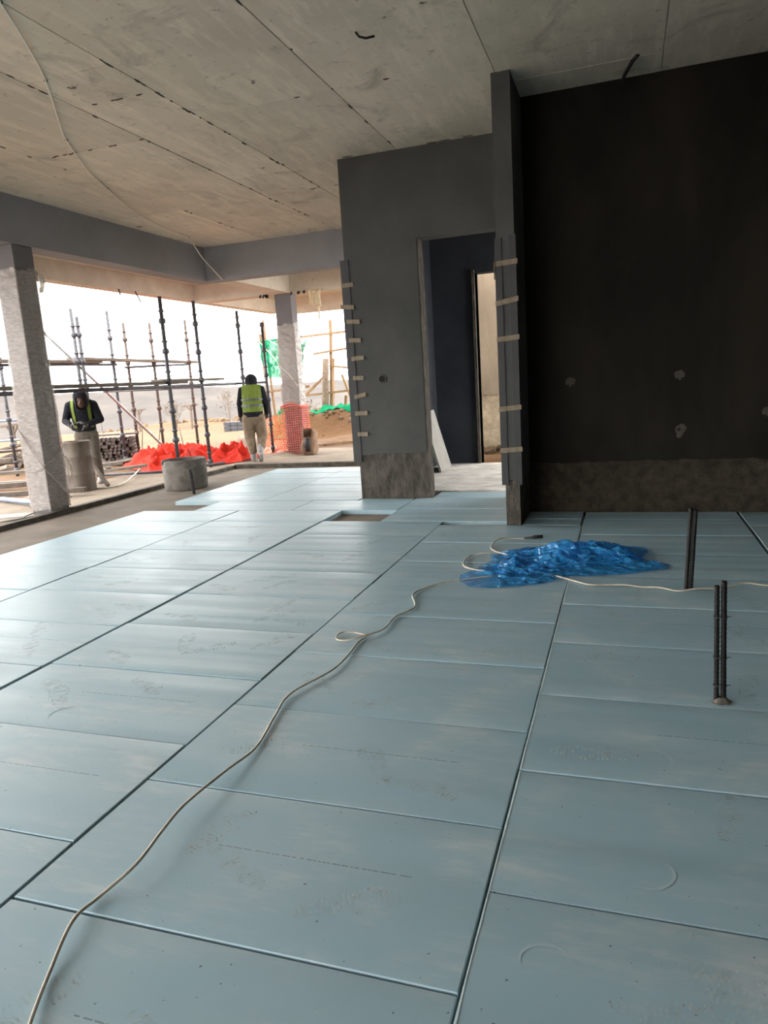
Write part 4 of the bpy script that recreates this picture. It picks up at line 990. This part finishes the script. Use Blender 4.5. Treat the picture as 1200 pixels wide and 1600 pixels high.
# worker walking away: back to us, right heel lifted
tor = [((0,0,.86), (0,.04,1.02), .155, .155, 'hood', 1.12, .82), ((0,.04,1.02), (0,.11,1.27), .155, .165, 'hood', 1.2, .8), ((-.135,.12,1.335), (.135,.12,1.335), .075, .075, 'hood')]
hd = [((0,.19,1.43), (0,.21,1.50), .092, .10, 'hood', 1, 1.12)]
w2 = tor+hd+[((0,.13,1.36), (0,.18,1.44), .06, .06, 'hood'), ((0,-.005,.80), (0,.0,.88), .15, .15, 'trousers', 1.12, .85),
    ((-.175,.12,1.33), (-.235,.09,1.09), .07, .058, 'hood'), ((-.235,.09,1.09), (-.245,.15,.87), .056, .045, 'hood'),
    ((.175,.12,1.33), (.245,.05,1.08), .07, .058, 'hood'), ((.245,.05,1.08), (.235,.16,.90), .056, .045, 'hood'),
    ((-.095,0,.80), (-.105,.05,.46), .122, .098, 'trousers'), ((-.105,.05,.46), (-.07,-.01,.20), .094, .08, 'trousers'), ((-.065,-.01,.24), (-.06,-.02,.07), .068, .056, 'boot'), ((-.06,-.02,.05), (-.065,.15,.042), .052, .042, 'boot'),
    ((.095,0,.80), (.125,.09,.47), .122, .10, 'trousers'), ((.125,.09,.47), (.095,-.05,.27), .094, .075, 'trousers'), ((.09,-.05,.29), (.085,-.13,.17), .066, .056, 'boot'), ((.085,-.14,.15), (.08,-.10,.03), .052, .044, 'boot')]
w2 += hand((-.245,.15,.87), (-.02,.18,-1), 1, 'glove', (.6,.8,0))+hand((.235,.16,.90), (-.1,.3,-1), -1, 'glove', (-.6,.8,0))
P2 = body('person', w2, ['hood','trousers','boot','glove'], (-6.50, 11.85, gz(-6.50, 11.85)), .42, 'worker walking away in a lime hi-vis vest over a dark hoodie and khaki trousers')
vest = tor+[((-.10,.12,1.36), (.10,.12,1.36), .06, .06, 'hood')]
kv = lambda c: .93 < c.z < 1.425 and abs(c.x) < .185+.03*(1.1-c.z)
shell('vest', vest, .016, kv, 'hivis', P2)
for z in (1.02, 1.13): shell('reflective_stripe', vest, .021, lambda c, z=z: z < c.z+.1*max(0, -c.y)*0 < z+.045 and abs(c.x) < .2, 'reflect', P2)
shell('hood', hd+[((0,.13,1.37),(0,.18,1.45),.075,.085,'hood')], .018, lambda c: not (c.y > .26 and c.z < 1.53), 'hood', P2)
shell('jacket_hem', [tor[0]], .010, lambda c: .86 < c.z < .95, 'hood', P2)
sole_ = MB(); sole_.add([(.08+.048*math.cos(a)*(1 if math.sin(a) > 0 else .8), -.175+.02*math.sin(a)*0-.035*0+.03*(.5-.5*math.sin(a)), .10+.12*math.sin(a)) for a in [2*math.pi*i/18 for i in range(18)]], [tuple(range(18))])
sole_.build('boot_sole', M_['bark'], P2)

# worker bending over the drum, facing us
tor1 = [((0,0,.90), (0,-.03,1.06), .15, .15, 'hood', 1.15, .82), ((0,-.03,1.06), (0,-.10,1.28), .155, .165, 'hood', 1.2, .82), ((-.15,-.11,1.33), (.15,-.11,1.33), .075, .075, 'hood')]
hd1 = [((.03,-.26,1.345), (.02,-.21,1.44), .076, .093, 'skin', 1, 1.1)]
w1 = tor1+hd1+[((0,-.12,1.33), (.015,-.19,1.38), .06, .06, 'skin'), ((.025,-.335,1.375), (.025,-.343,1.355), .014, .018, 'skin'), ((.01,-.325,1.32), (.05,-.325,1.32), .012, .012, 'skin'),
    ((-.185,-.11,1.32), (-.275,-.09,1.08), .072, .06, 'hood'), ((-.275,-.09,1.08), (-.19,-.27,1.03), .058, .046, 'hood'),
    ((.185,-.11,1.32), (.265,-.08,1.07), .072, .06, 'hood'), ((.265,-.08,1.07), (.10,-.27,1.01), .058, .046, 'hood'),
    ((0,0,.82), (0,0,.92), .15, .15, 'dark_trousers', 1.12, .85),
    ((-.09,0,.82), (-.11,-.05,.46), .105, .08, 'dark_trousers'), ((-.11,-.05,.46), (-.12,.02,.14), .078, .065, 'dark_trousers'), ((-.12,.02,.08), (-.13,-.15,.045), .055, .045, 'boot'), ((-.12,.02,.16), (-.12,.02,.07), .06, .055, 'boot'),
    ((.09,0,.82), (.11,-.04,.46), .105, .08, 'dark_trousers'), ((.11,-.04,.46), (.13,.03,.14), .078, .065, 'dark_trousers'), ((.13,.03,.08), (.14,-.14,.045), .055, .045, 'boot'), ((.13,.03,.16), (.13,.03,.07), .06, .055, 'boot')]
w1 += hand((-.19,-.27,1.03), (.5,-.7,-.5), -1, 'glove', (0,-.5,-.8))+hand((.10,-.27,1.01), (-.6,-.6,-.4), 1, 'glove', (0,-.5,-.8))
P1 = body('person', w1, ['hood','skin','dark_trousers','boot','glove'], (-8.52, 9.78, gz(-8.52, 9.78)), .55, 'hooded worker in dark clothes with lime straps bending over the drum')
shell('hood', hd1+[((0,-.12,1.33),(.01,-.17,1.40),.085,.09,'hood'), ((.02,-.17,1.40),(.02,-.23,1.47),.10,.085,'hood')], .026, lambda c: not (c.y < -.295 and c.z < 1.445 and abs(c.x-.025) < .068), 'hood', P1)
shell('vest_strap', tor1, .014, lambda c: -.15 < c.x < -.105 and c.z > .95 and c.y < .02, 'hivis', P1); shell('vest_strap', tor1, .014, lambda c: .105 < c.x < .15 and c.z > .95 and c.y < .02, 'hivis', P1)
for s in (-1, 1): smooth_all(MB().lathe([(0,-.011),(.008,-.008),(.011,0),(.008,.008),(0,.011)], (.025+s*.034,-.322,1.39), 10).build('eye', M_['eye'], P1))
tl = empty('angle_tool', (-8.43, 9.52, .95), 'dark hand tool held by the worker at the drum', 'tool')
MB().tube([(-.06,-.02,-.02),(.06,.0,0),(.1,.01,.01)], .022, 10, radii=[.018,.024,.016]).build('handle', M_['black_rubber'], tl); MB().tube([(.1,.01,.0),(.1,.01,-.03)], .05, 16).build('disc', M_['wire'], tl)
